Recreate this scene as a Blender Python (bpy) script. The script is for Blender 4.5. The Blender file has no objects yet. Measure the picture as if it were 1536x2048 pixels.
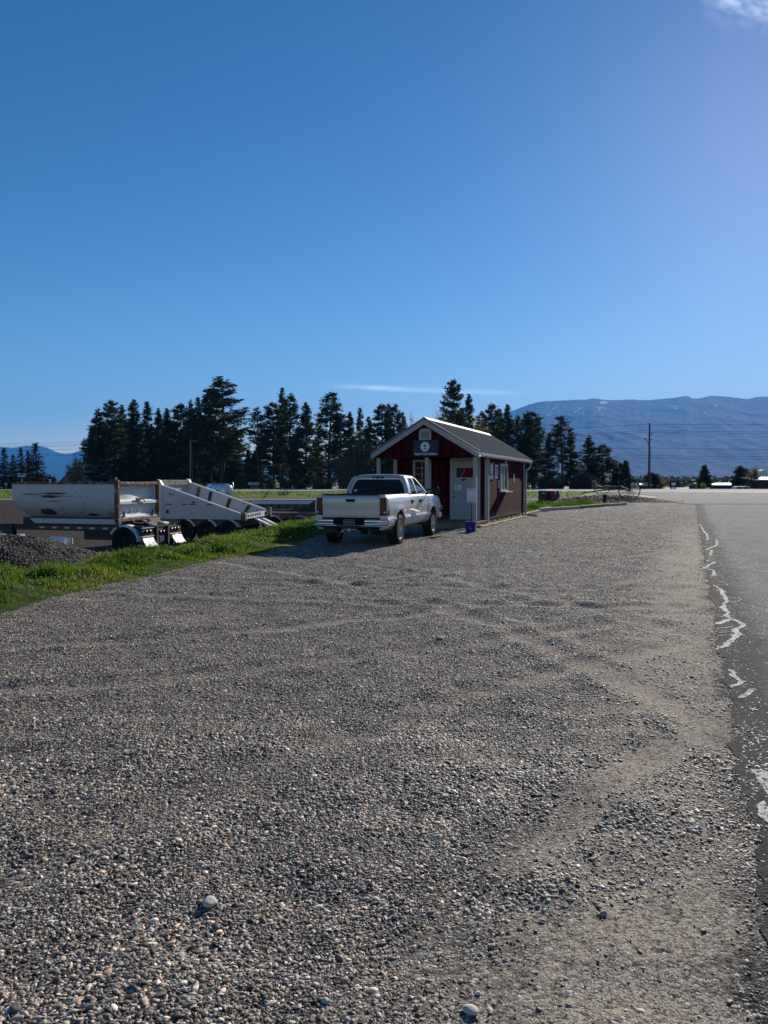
import bpy, math, random
import numpy as np
from mathutils import Vector, Matrix, Euler
R = math.radians
S = bpy.context.scene
COL = S.collection

# ---------------------------------------------------------------- camera
FPX, PITCH, EYE = 1538.0, math.atan(61.0 / 1538.0), 1.6
cam_d = bpy.data.cameras.new("camera")
cam = bpy.data.objects.new("camera", cam_d)
COL.objects.link(cam)
cam.location = (0, 0, EYE)
cam.rotation_euler = (math.pi / 2 - PITCH, 0, 0)
cam_d.sensor_fit = 'VERTICAL'
cam_d.sensor_height = 36.0
cam_d.lens = 36.0 * FPX / 2048.0
cam_d.clip_start = 0.1
cam_d.clip_end = 60000
S.camera = cam

# ---------------------------------------------------------------- sky, sun, exposure
SUN_AZ, SUN_EL = R(28.0), R(23.0)
SV = Vector((math.sin(SUN_AZ) * math.cos(SUN_EL), math.cos(SUN_AZ) * math.cos(SUN_EL), math.sin(SUN_EL)))
W = bpy.data.worlds.new("World")
S.world = W
W.use_nodes = True
wn, wl = W.node_tree.nodes, W.node_tree.links
wn.clear()
wo = wn.new('ShaderNodeOutputWorld')
bg = wn.new('ShaderNodeBackground')
sky = wn.new('ShaderNodeTexSky')
sky.sky_type = 'NISHITA'
sky.sun_disc = False
sky.sun_elevation = SUN_EL
sky.sun_rotation = SUN_AZ
sky.altitude = 1500
sky.air_density = 1.0
sky.dust_density = 0.22
sky.ozone_density = 3.0
bg.inputs['Strength'].default_value = 0.062
# thin cirrus laid out by direction in the sky
tc = wn.new('ShaderNodeTexCoord')
sep = wn.new('ShaderNodeSeparateXYZ')
wl.new(tc.outputs['Generated'], sep.inputs[0])
def wmath(op, a, b=None, c=None, clamp=False):
    n = wn.new('ShaderNodeMath'); n.operation = op; n.use_clamp = clamp
    for k, v in enumerate((a, b, c)):
        if v is None: continue
        if isinstance(v, (int, float)): n.inputs[k].default_value = v
        else: wl.new(v, n.inputs[k])
    return n.outputs[0]
az = wmath('ARCTAN2', sep.outputs[0], sep.outputs[1])
el = wmath('ARCSINE', sep.outputs[2])
def streak(az0, el0, slope, haz, hel):
    da = wmath('SUBTRACT', az, az0)
    e = wmath('SUBTRACT', wmath('SUBTRACT', el, el0), wmath('MULTIPLY', da, slope))
    a2 = wmath('POWER', wmath('ABSOLUTE', wmath('DIVIDE', da, haz)), 4.0)
    e2 = wmath('POWER', wmath('DIVIDE', e, hel), 2.0)
    return wmath('EXPONENT', wmath('MULTIPLY', wmath('ADD', a2, e2), -1.0))
wz = wn.new('ShaderNodeTexNoise')
wm = wn.new('ShaderNodeMapping')
wm.inputs['Scale'].default_value = (9, 9, 60)
wl.new(tc.outputs['Generated'], wm.inputs[0]); wl.new(wm.outputs[0], wz.inputs['Vector'])
wz.inputs['Scale'].default_value = 2.5; wz.inputs['Detail'].default_value = 6
tex = wmath('MULTIPLY_ADD', wz.outputs['Fac'], 2.2, -0.45, clamp=True)
s1 = wmath('MULTIPLY', streak(0.055, 0.1175, -0.045, 0.105, 0.0028), 0.55)
wz2 = wn.new('ShaderNodeTexNoise')
wm2 = wn.new('ShaderNodeMapping')
wm2.inputs['Rotation'].default_value = (0.3, 0.6, 0.2); wm2.inputs['Scale'].default_value = (8, 60, 30)
wl.new(tc.outputs['Generated'], wm2.inputs[0]); wl.new(wm2.outputs[0], wz2.inputs['Vector'])
wz2.inputs['Scale'].default_value = 2.0; wz2.inputs['Detail'].default_value = 6
tex2 = wmath('MULTIPLY_ADD', wz2.outputs['Fac'], 4.0, -1.6, clamp=True)
s2 = wmath('MULTIPLY', wmath('MULTIPLY', streak(0.435, 0.505, -0.4, 0.045, 0.018), tex2), 0.33)
cl = wmath('ADD', wmath('MULTIPLY', s1, tex), s2, clamp=True)
mx = wn.new('ShaderNodeMix'); mx.data_type = 'RGBA'
wl.new(cl, mx.inputs['Factor'])
hs = wn.new('ShaderNodeHueSaturation')
hs.inputs['Saturation'].default_value = 1.24
wl.new(sky.outputs[0], hs.inputs['Color'])
vm = wn.new('ShaderNodeVectorMath'); vm.operation = 'MULTIPLY'; vm.inputs[1].default_value = (1/.92, 1/2.7, 1/6.1)
gm = wn.new('ShaderNodeGamma'); gm.inputs['Gamma'].default_value = 1.22
vm2 = wn.new('ShaderNodeVectorMath'); vm2.operation = 'MULTIPLY'; vm2.inputs[1].default_value = (0.98, 2.70, 6.25)
wl.new(hs.outputs[0], vm.inputs[0]); wl.new(vm.outputs[0], gm.inputs['Color']); wl.new(gm.outputs[0], vm2.inputs[0])
wl.new(vm2.outputs[0], mx.inputs[6])
mx.inputs[7].default_value = (16, 18, 20, 1)
wl.new(mx.outputs[2], bg.inputs['Color'])
wl.new(bg.outputs[0], wo.inputs['Surface'])

sun_d = bpy.data.lights.new("sun", 'SUN')
sun_d.energy = 5.0
sun_d.angle = R(0.5)
sun_d.color = (1.0, 0.93, 0.82)
sun = bpy.data.objects.new("sun", sun_d)
COL.objects.link(sun)
sun.rotation_euler = SV.to_track_quat('Z', 'Y').to_euler()
S.view_settings.view_transform = 'Standard'
S.view_settings.look = 'None'
S.view_settings.gamma = 1.0
S.view_settings.exposure = 0.72
S.view_settings.use_curve_mapping = False
S.render.engine = 'CYCLES'
S.cycles.max_bounces = 6
S.cycles.diffuse_bounces = 2
S.cycles.glossy_bounces = 3
S.cycles.transmission_bounces = 4
S.cycles.volume_bounces = 0
S.cycles.transparent_max_bounces = 8

# ---------------------------------------------------------------- pixel <-> place (photo pixels, 1536 x 2048)
cp, sp_ = math.cos(PITCH), math.sin(PITCH)
def ray(u, v):
    x, y = (u - 768.0) / FPX, -(v - 1024.0) / FPX
    return Vector((x, cp + y * sp_, -sp_ + y * cp))
def at(u, v, Y):
    d = ray(u, v); k = Y / d.y
    return Vector((d.x * k, Y, EYE + d.z * k))
def onz(u, v, z=0.0):
    d = ray(u, v); k = (z - EYE) / d.z
    return Vector((d.x * k, d.y * k, z))
def smooth(t):
    t = np.clip(t, 0, 1); return t * t * (3 - 2 * t)

# ---------------------------------------------------------------- mesh builder
class MB:
    def __init__(s): s.v = []; s.f = []; s.m = []; s.sm = []
    def add(s, vs, fs, m=0, sm=False, M=None):
        b = len(s.v)
        if M is not None: vs = [M @ Vector(p) for p in vs]
        s.v.extend([tuple(p) for p in vs])
        for f in fs:
            s.f.append(tuple(b + i for i in f)); s.m.append(m); s.sm.append(sm)
        return s
    def box(s, x0, x1, y0, y1, z0, z1, m=0, M=None):
        v = [(x0,y0,z0),(x1,y0,z0),(x1,y1,z0),(x0,y1,z0),(x0,y0,z1),(x1,y0,z1),(x1,y1,z1),(x0,y1,z1)]
        return s.add(v, [(0,3,2,1),(4,5,6,7),(0,1,5,4),(1,2,6,5),(2,3,7,6),(3,0,4,7)], m, False, M)
    def bbox(s, x0, x1, y0, y1, z0, z1, b=0.02, m=0, M=None):
        """box with its 12 edges chamfered by b"""
        b = min(b, (x1-x0)/2.01, (y1-y0)/2.01, (z1-z0)/2.01)
        C = ((x0+x1)/2, (y0+y1)/2, (z0+z1)/2); H = ((x1-x0)/2, (y1-y0)/2, (z1-z0)/2)
        v = []; idx = {}
        for sx in (-1,1):
            for sy in (-1,1):
                for sz in (-1,1):
                    for a in range(3):
                        p = [C[k] + (sx,sy,sz)[k]*(H[k]-(0 if k == a else b)) for k in range(3)]
                        idx[(sx,sy,sz,a)] = len(v); v.append(p)
        f = []
        for a in range(3):
            o = [k for k in range(3) if k != a]
            for q in (-1,1):
                r = []
                for (i,j) in ((-1,-1),(1,-1),(1,1),(-1,1)):
                    t = [0,0,0]; t[a] = q; t[o[0]] = i; t[o[1]] = j
                    r.append(idx[(t[0],t[1],t[2],a)])
                f.append(r if (q == 1) == (a != 1) else r[::-1])
        for a in range(3):
            o = [k for k in range(3) if k != a]
            for i in (-1,1):
                for j in (-1,1):
                    t0 = [0,0,0]; t1 = [0,0,0]; t0[a] = -1; t1[a] = 1
                    for t in (t0,t1): t[o[0]] = i; t[o[1]] = j
                    f.append([idx[(*t0,o[0])], idx[(*t1,o[0])], idx[(*t1,o[1])], idx[(*t0,o[1])]])
        for sx in (-1,1):
            for sy in (-1,1):
                for sz in (-1,1):
                    f.append([idx[(sx,sy,sz,0)], idx[(sx,sy,sz,1)], idx[(sx,sy,sz,2)]])
        return s.add(v, f, m, False, M)
    def tube(s, pts, r, n=8, m=0, caps=True, r1=None, M=None, sm=True):
        pts = [Vector(p) for p in pts]; k = len(pts); vs = []; fs = []
        up = Vector((0.013, 0.02, 1))
        for i, p in enumerate(pts):
            d = (pts[min(i+1,k-1)] - pts[max(i-1,0)]).normalized()
            a = d.cross(up)
            if a.length < 1e-3: a = d.cross(Vector((1,0,0)))
            a.normalize(); b = a.cross(d)
            rr = r if r1 is None else r + (r1 - r) * i / max(1, k-1)
            for j in range(n):
                t = 2*math.pi*j/n
                vs.append(p + a*math.cos(t)*rr + b*math.sin(t)*rr)
        for i in range(k-1):
            for j in range(n):
                q = (j+1) % n
                fs.append((i*n+j, i*n+q, (i+1)*n+q, (i+1)*n+j))
        s.add(vs, fs, m, sm, M)
        if caps:
            s.add(vs[:n], [tuple(range(n))], m, False, M); s.add(vs[-n:], [tuple(range(n-1,-1,-1))], m, False, M)
        return s
    def lathe(s, prof, n=24, m=0, axis='z', M=None, sm=True):
        """prof: (radius, height) list turned about the axis"""
        vs = []; fs = []; k = len(prof)
        for (r, h) in prof:
            for j in range(n):
                t = 2*math.pi*j/n; a, b = r*math.cos(t), r*math.sin(t)
                vs.append((a,b,h) if axis == 'z' else ((h,a,b) if axis == 'x' else (b,h,a)))
        for i in range(k-1):
            for j in range(n):
                q = (j+1) % n
                fs.append((i*n+j, i*n+q, (i+1)*n+q, (i+1)*n+j))
        return s.add(vs, fs, m, sm, M)
    def prism(s, poly, d0, d1, plane='xz', m=0, M=None):
        """polygon in a plane, extruded along the third axis from d0 to d1"""
        def P(a, b, d): return {'xz': (a,d,b), 'yz': (d,a,b), 'xy': (a,b,d)}[plane]
        n = len(poly)
        vs = [P(a,b,d0) for a,b in poly] + [P(a,b,d1) for a,b in poly]
        fs = [tuple(range(n)), tuple(range(2*n-1, n-1, -1))]
        fs += [(i, i+n, (i+1)%n+n, (i+1)%n) for i in range(n)]
        return s.add(vs, fs, m, False, M)
    def grid(s, P, m=0, sm=True, M=None, close=False):
        a, b = len(P), len(P[0]); vs = [p for row in P for p in row]; fs = []
        for i in range(a-1):
            for j in range(b if close else b-1):
                q = (j+1) % b
                fs.append((i*b+j, i*b+q, (i+1)*b+q, (i+1)*b+j))
        return s.add(vs, fs, m, sm, M)
    def build(s, name, mats, parent=None, fix=True):
        me = bpy.data.meshes.new(name)
        me.from_pydata(s.v, [], s.f)
        if not isinstance(mats, (list, tuple)): mats = [mats]
        for q in mats: me.materials.append(q)
        me.polygons.foreach_set('material_index', s.m)
        me.polygons.foreach_set('use_smooth', s.sm)
        if fix:
            import bmesh
            bm = bmesh.new(); bm.from_mesh(me)
            bmesh.ops.remove_doubles(bm, verts=bm.verts, dist=1e-5)
            bmesh.ops.recalc_face_normals(bm, faces=bm.faces)
            bm.to_mesh(me); bm.free()
        me.update()
        o = bpy.data.objects.new(name, me)
        COL.objects.link(o)
        if parent is not None: o.parent = parent
        return o
def tri_mesh(name, V, F, mat, attrs=None, parent=None, smooth_=False):
    """numpy vertices/faces (all faces the same size) to one object"""
    V = np.asarray(V, np.float32); F = np.asarray(F, np.int32); k = F.shape[1]
    me = bpy.data.meshes.new(name)
    me.vertices.add(len(V)); me.vertices.foreach_set('co', V.ravel())
    me.loops.add(F.size); me.loops.foreach_set('vertex_index', F.ravel())
    me.polygons.add(len(F))
    me.polygons.foreach_set('loop_start', np.arange(0, F.size, k, dtype=np.int32))
    if smooth_: me.polygons.foreach_set('use_smooth', np.ones(len(F), bool))
    me.update(calc_edges=True)
    for nm, (dom, arr) in (attrs or {}).items():
        a = me.attributes.new(nm, 'FLOAT', dom); a.data.foreach_set('value', np.asarray(arr, np.float32))
    for q in (mat if isinstance(mat, (list, tuple)) else [mat]): me.materials.append(q)
    o = bpy.data.objects.new(name, me); COL.objects.link(o)
    if parent is not None: o.parent = parent
    return o
def tag(o, label=None, cat=None, group=None, kind=None):
    if label: o['label'] = label
    if cat: o['category'] = cat
    if group: o['group'] = group
    if kind: o['kind'] = kind
    return o
def empty(name, loc, rz=0.0, label=None, cat=None, group=None):
    o = bpy.data.objects.new(name, None); COL.objects.link(o)
    o.location = loc; o.rotation_euler = (0, 0, rz); o.empty_display_size = .3
    return tag(o, label, cat, group)
def copy_tree(o, parent=None, depth=0):
    c = o.copy(); COL.objects.link(c)
    if parent is not None: c.parent = parent
    for ch in list(o.children): copy_tree(ch, c)
    return c
def text(name, s, size, mat, parent, loc, rot, ext=0.002, align='CENTER', sx=1.0, bold=0.0):
    cu = bpy.data.curves.new(name, 'FONT'); cu.body = s; cu.size = size; cu.extrude = ext
    cu.align_x = align; cu.align_y = 'CENTER'; cu.materials.append(mat); cu.offset = bold
    o = bpy.data.objects.new(name, cu); COL.objects.link(o)
    o.location = loc; o.rotation_euler = rot; o.scale = (sx, 1, 1)
    if parent is not None: o.parent = parent
    return o

# ---------------------------------------------------------------- materials
def newmat(name):
    m = bpy.data.materials.new(name); m.use_nodes = True
    return m, m.node_tree.nodes, m.node_tree.links, m.node_tree.nodes['Principled BSDF']
class NT:
    """tiny helper to write node graphs"""
    def __init__(s, m): s.n = m.node_tree.nodes; s.l = m.node_tree.links
    def put(s, node, key, v):
        i = node.inputs[key]
        if isinstance(v, bpy.types.NodeSocket): s.l.new(v, i)
        elif v is not None: i.default_value = v
    def math(s, op, a, b=None, c=None, clamp=False):
        n = s.n.new('ShaderNodeMath'); n.operation = op; n.use_clamp = clamp
        for k, v in enumerate((a, b, c)): s.put(n, k, v)
        return n.outputs[0]
    def pos(s):
        return s.n.new('ShaderNodeNewGeometry').outputs['Position']
    def obj(s):
        return s.n.new('ShaderNodeTexCoord').outputs['Object']
    def mapping(s, v, scale=(1,1,1), rot=(0,0,0), loc=(0,0,0)):
        n = s.n.new('ShaderNodeMapping'); s.put(n, 'Vector', v)
        n.inputs['Scale'].default_value = scale; n.inputs['Rotation'].default_value = rot; n.inputs['Location'].default_value = loc
        return n.outputs[0]
    def noise(s, v, scale, detail=4, rough=.55):
        n = s.n.new('ShaderNodeTexNoise'); s.put(n, 'Vector', v); n.inputs['Scale'].default_value = scale
        n.inputs['Detail'].default_value = detail; n.inputs['Roughness'].default_value = rough
        return n.outputs['Fac']
    def voro(s, v, scale, feature='F1', rnd=1.0):
        n = s.n.new('ShaderNodeTexVoronoi'); n.feature = feature; s.put(n, 'Vector', v)
        n.inputs['Scale'].default_value = scale; n.inputs['Randomness'].default_value = rnd
        return n
    def ramp(s, f, stops):
        n = s.n.new('ShaderNodeValToRGB'); s.put(n, 'Fac', f); e = n.color_ramp.elements
        while len(e) < len(stops): e.new(0.5)
        for k, (p, c) in enumerate(stops):
            e[k].position = p; e[k].color = c if len(c) == 4 else (*c, 1)
        return n.outputs['Color']
    def mix(s, f, a, b, mode='MIX'):
        n = s.n.new('ShaderNodeMix'); n.data_type = 'RGBA'; n.blend_type = mode
        s.put(n, 'Factor', f); s.put(n, 6, a if isinstance(a, bpy.types.NodeSocket) else (*a, 1)); s.put(n, 7, b if isinstance(b, bpy.types.NodeSocket) else (*b, 1))
        return n.outputs[2]
    def bump(s, h, strength=.5, dist=.01, normal=None):
        n = s.n.new('ShaderNodeBump'); n.inputs['Strength'].default_value = strength; n.inputs['Distance'].default_value = dist
        s.put(n, 'Height', h)
        if normal is not None: s.put(n, 'Normal', normal)
        return n.outputs[0]
    def sstep(s, x, a, b):
        n = s.n.new('ShaderNodeMapRange'); n.interpolation_type = 'SMOOTHSTEP'; s.put(n, 0, x)
        n.inputs[1].default_value = a; n.inputs[2].default_value = b
        return n.outputs[0]
    def attr(s, name, t='GEOMETRY'):
        n = s.n.new('ShaderNodeAttribute'); n.attribute_name = name; n.attribute_type = t
        return n
def simple(name, col, rough=.5, metal=0.0, var=.12, vscale=6, bump=0.0, bscale=40, coat=0.0, dirt=None, dscale=3.0, damt=.5):
    m, n, l, b = newmat(name); t = NT(m); o = t.obj()
    c = t.mix(t.noise(o, vscale, 5), [x*(1-var) for x in col], [min(1, x*(1+var)) for x in col])
    if dirt: c = t.mix(t.math('MULTIPLY', t.sstep(t.noise(o, dscale, 6, .65), .48, .72), damt), c, dirt)
    l.new(c, b.inputs['Base Color'])
    b.inputs['Roughness'].default_value = rough; b.inputs['Metallic'].default_value = metal
    b.inputs['Coat Weight'].default_value = coat
    if not metal: b.inputs['Specular IOR Level'].default_value = .3 if rough < .7 else .08
    if bump: l.new(t.bump(t.noise(o, bscale, 4), bump, .01), b.inputs['Normal'])
    return m
M = {}
M['black'] = simple('black_plastic', (.008,.008,.009), .8)
M['rubber'] = simple('tyre_rubber', (.02,.02,.02), .8, var=.3, bump=.2, bscale=60, dirt=(.09,.08,.07), damt=.35)
M['iron'] = simple('dark_iron', (.03,.026,.024), .6, .4, var=.4, dirt=(.12,.06,.035), damt=.4)
M['frame'] = simple('chassis_black', (.018,.018,.02), .6, .2, var=.3, dirt=(.09,.075,.06), damt=.3)
M['chrome'] = simple('chrome', (.55,.55,.56), .22, 1.0, var=.03)
M['wheel_steel'] = simple('wheel_steel', (.5,.5,.5), .4, .45, var=.1, dirt=(.2,.18,.16), damt=.4)
M['steel'] = simple('steel', (.32,.32,.33), .4, .8, var=.15)
M['white_trim'] = simple('white_trim_paint', (.35,.35,.36), .6, var=.05, dirt=(.36,.34,.3), damt=.25)
M['white_met'] = simple('white_metal', (.66,.67,.68), .45, var=.08, dirt=(.3,.27,.23), damt=.35)
M['red_lens'] = simple('red_lens', (.075,.003,.004), .3, var=.1)
M['amber'] = simple('amber_lens', (.5,.16,.02), .2)
M['lens'] = simple('clear_lens', (.55,.55,.5), .15)
M['navy'] = simple('navy_sign', (.012,.018,.055), .5, var=.05)
M['logo_white'] = simple('logo_pale_blue_white', (.58,.66,.68), .5, var=.03)
M['letter'] = simple('white_lettering', (.8,.8,.8), .5, var=.02)
M['ink'] = simple('dark_ink', (.02,.02,.035), .5)
M['blue_bucket'] = simple('blue_plastic', (.008,.015,.22), .35, var=.15)
M['wood'] = simple('weathered_wood', (.2,.165,.13), .85, var=.45, vscale=4, bump=.4, bscale=25, dirt=(.07,.06,.05), damt=.6)
M['wood_pale'] = simple('pale_timber', (.3,.24,.14), .8, var=.4, bump=.4, bscale=20, dirt=(.1,.08,.05), damt=.6)
M['pole_wood'] = simple('pole_wood', (.055,.036,.026), .85, var=.3, bump=.3)
M['pole_grey'] = simple('grey_pole_wood', (.2,.19,.17), .85, var=.3, bump=.3)
M['concrete'] = simple('concrete', (.36,.34,.31), .85, var=.2, bump=.3, dirt=(.12,.11,.1), damt=.5)
M['red_cloth'] = simple('red_curtain', (.12,.008,.014), .9, var=.2)
M['pink_cloth'] = simple('faded_red_curtain', (.075,.018,.022), .9, var=.25)
M['silver'] = None
def glass(name, col=(.01,.012,.018), rough=.05):
    m, n, l, b = newmat(name)
    b.inputs['Base Color'].default_value = (*col, 1); b.inputs['Roughness'].default_value = rough
    b.inputs['Specular IOR Level'].default_value = .22
    return m
M['glass'] = glass('dark_tinted_glass')
M['glass_blue'] = glass('window_glass', (.05,.07,.08), .08)
def paint():
    m, n, l, b = newmat('silver_car_paint'); t = NT(m); o = t.obj()
    c = t.mix(t.noise(o, 3, 5), (.40,.405,.43), (.45,.455,.48))
    d = t.math('MULTIPLY', t.sstep(t.noise(o, 9, 6, .7), .5, .75), .18)
    sep_ = n.new('ShaderNodeSeparateXYZ'); l.new(o, sep_.inputs[0])
    low = t.math('MULTIPLY', t.sstep(sep_.outputs[2], .75, .3), .35)
    c = t.mix(t.math('ADD', d, low, clamp=True), c, (.22,.2,.175))
    l.new(c, b.inputs['Base Color']); b.inputs['Metallic'].default_value = .35
    b.inputs['Roughness'].default_value = .38; b.inputs['Coat Weight'].default_value = .6; b.inputs['Coat Roughness'].default_value = .08
    return m
M['silver'] = paint()
def rusty_white(name, seed=0.0, band=None, heavy=.5, cc=((.42,.44,.48),(.55,.56,.59))):
    m, n, l, b = newmat(name); t = NT(m); o = t.mapping(t.obj(), loc=(seed, seed*.7, 0)); raw = t.obj()
    c = t.mix(t.noise(o, 2.5, 6), *cc)
    st = t.noise(t.mapping(o, (.8,.8,16)), 1.6, 6, .7)      # horizontal scrapes
    sc = t.sstep(st, .66, .70)
    sep_ = n.new('ShaderNodeSeparateXYZ'); l.new(raw, sep_.inputs[0]); z = sep_.outputs[2]
    if band:
        x_ = sep_.outputs[0]; k = None; wv = t.math('MULTIPLY_ADD', t.noise(t.mapping(o, (2.5,2.5,30)), 2.0, 5, .7), 1.3, -.65)
        for (cx_, cz_, hx_, hz_) in ((-2.56,2.155,.55,.036),(-3.52,2.13,.5,.020),(-2.6,2.065,1.1,.013),(-2.6,1.88,.33,.018),(-2.75,2.05,.42,.055),(-3.0,1.50,.38,.13),(-1.2,1.42,.25,.05)):
            e_ = t.math('ADD', t.math('POWER', t.math('DIVIDE', t.math('SUBTRACT', x_, cx_), hx_), 2.0), t.math('POWER', t.math('DIVIDE', t.math('SUBTRACT', z, cz_), hz_), 2.0))
            g_ = t.math('EXPONENT', t.math('MULTIPLY', e_, -.7)); k = g_ if k is None else t.math('MAXIMUM', k, g_)
        k = t.sstep(t.math('ADD', k, wv), .52, .62)
        sc = t.math('MAXIMUM', t.math('MULTIPLY', sc, .5), k)
    sp2 = t.sstep(t.noise(o, 7, 4, .65), .655, .675)              # chips
    ru = t.sstep(t.noise(o, 2.2, 8, .75), .55+(.5-heavy)*.2, .62)
    low = t.sstep(z, 1.75, 1.3) if band else 1.0
    f = t.math('MAXIMUM', sc, t.math('MAXIMUM', sp2, t.math('MULTIPLY', ru, t.math('MULTIPLY', low, heavy))))
    rc = t.mix(t.noise(o, 14, 4), (.012,.010,.010), (.11,.045,.025))
    dr = t.sstep(t.noise(t.mapping(o, (7,7,.6)), 2.0, 5), .52, .75)
    c = t.mix(t.math('MULTIPLY', dr, .35), c, (.3,.25,.2))
    l.new(t.mix(f, c, rc), b.inputs['Base Color'])
    l.new(t.math('MULTIPLY_ADD', f, .4, .42), b.inputs['Roughness'])
    l.new(t.bump(t.noise(o, 1.4, 3), .35, .06), b.inputs['Normal'])
    return m
M['tub'] = rusty_white('scuffed_white_steel', 0.0, (2.0, 2.16), .85)
M['gate'] = rusty_white('dented_white_steel', 3.3, None, .18, ((.62,.64,.65),(.82,.83,.84)))  # lighter copy of the tub white; sunlight on the tailgates is put in
M['wedge'] = rusty_white('white_blue_steel', 7.7, None, .08)
M['rust'] = simple('rusty_steel', (.12,.055,.035), .85, .1, var=.5, vscale=12, bump=.3, dirt=(.5,.48,.46), dscale=7, damt=.8)

# ================================================================ terrain
EDGE = np.array([(-5.2,-6),(-4.6,4),(-4.44,8.9),(-4.19,11.3),(-3.73,12.8),(-3.24,15.2),(-2.6,16.5),(-2.2,19.8),(-1.8,21.4),(-1.3,26),(-.5,31),(2.5,38),(6,48),(12,62),(16,70)], float)
def edge_x(y): return np.interp(y, EDGE[:,1], EDGE[:,0])
def edge_d(x, y):
    """metres to the left of the edge of the gravel lot (negative on the lot)"""
    x = np.asarray(x, float); y = np.asarray(y, float)
    best = np.full(np.broadcast(x, y).shape, 1e9)
    for a, b in zip(EDGE[:-1], EDGE[1:]):
        ab = b - a; t = np.clip(((x-a[0])*ab[0] + (y-a[1])*ab[1]) / (ab@ab), 0, 1)
        best = np.minimum(best, np.hypot(x-a[0]-t*ab[0], y-a[1]-t*ab[1]))
    far = y > 70
    return np.where(far, 50, np.where(x < edge_x(y), best, -best))
_rng = np.random.default_rng(5)
_W = [(a, 2*math.pi/l*math.cos(t), 2*math.pi/l*math.sin(t), p) for a, l, t, p in
      zip(list(np.geomspace(.0065, .0022, 14)), list(np.geomspace(3.1, .32, 14)), _rng.uniform(0, math.pi, 14), _rng.uniform(0, 6.28, 14))]
def lumps(x, y):
    z = 0*x
    for a, kx, ky, p in _W: z = z + a*np.sin(kx*x + ky*y + p + .9*np.sin(.35*ky*x - .3*kx*y))
    return z
def lumpn(x, y, f=1.0, s=0.0):
    """smooth pseudo noise about -1..1"""
    z = 0*x
    for k in range(6):
        t = 2.399*k + s; w = f*(1.31**k)
        z = z + np.sin(w*(x*math.cos(t) + y*math.sin(t)) + 1.7*k + s*3 + 1.1*np.sin(w*.6*(x*math.sin(t) - y*math.cos(t)) + k))
    return z/2.6
def road_d(x, y): return (np.asarray(x) - .4*np.asarray(y) - .3) * .928      # >0 on the asphalt
def rut(x, y):
    z = 0*x
    # curved wheel tracks across the lot: shallow troughs with low shoulders
    for (cx, cy, r) in ((-9.0, 24.0, 17.5), (-9.0, 24.0, 19.2), (9.5, -3.5, 11.2), (9.5, -3.5, 12.8), (-14, 3, 16.2), (-14, 3, 17.9), (3.5, 31, 19.5), (3.5, 31, 21.2), (-30, 60, 56)):
        q = np.hypot(x-cx, y-cy) - r
        z = z - .017*np.exp(-(q/.15)**2) + .011*np.exp(-((np.abs(q)-.27)/.1)**2)
    return z
def zg(x, y):
    x = np.asarray(x, float); y = np.asarray(y, float)
    d = edge_d(x, y)
    drop = smooth((d-1.6)/3.2) * (1 - smooth((y-46)/18))
    z = -1.0*drop + .10*np.exp(-((d-1.0)/.8)**2)*(y < 40)
    q = road_d(x, y)
    lot = smooth(-q/.5) * np.clip((70-y)/20, 0, 1) * (y > -3)
    z = z + lot*(lumps(x, y) + rut(x, y)*(d < 0))
    z = z - 1.6*smooth((y-160)/12)                    # the land drops beyond the highway
    return z

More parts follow.
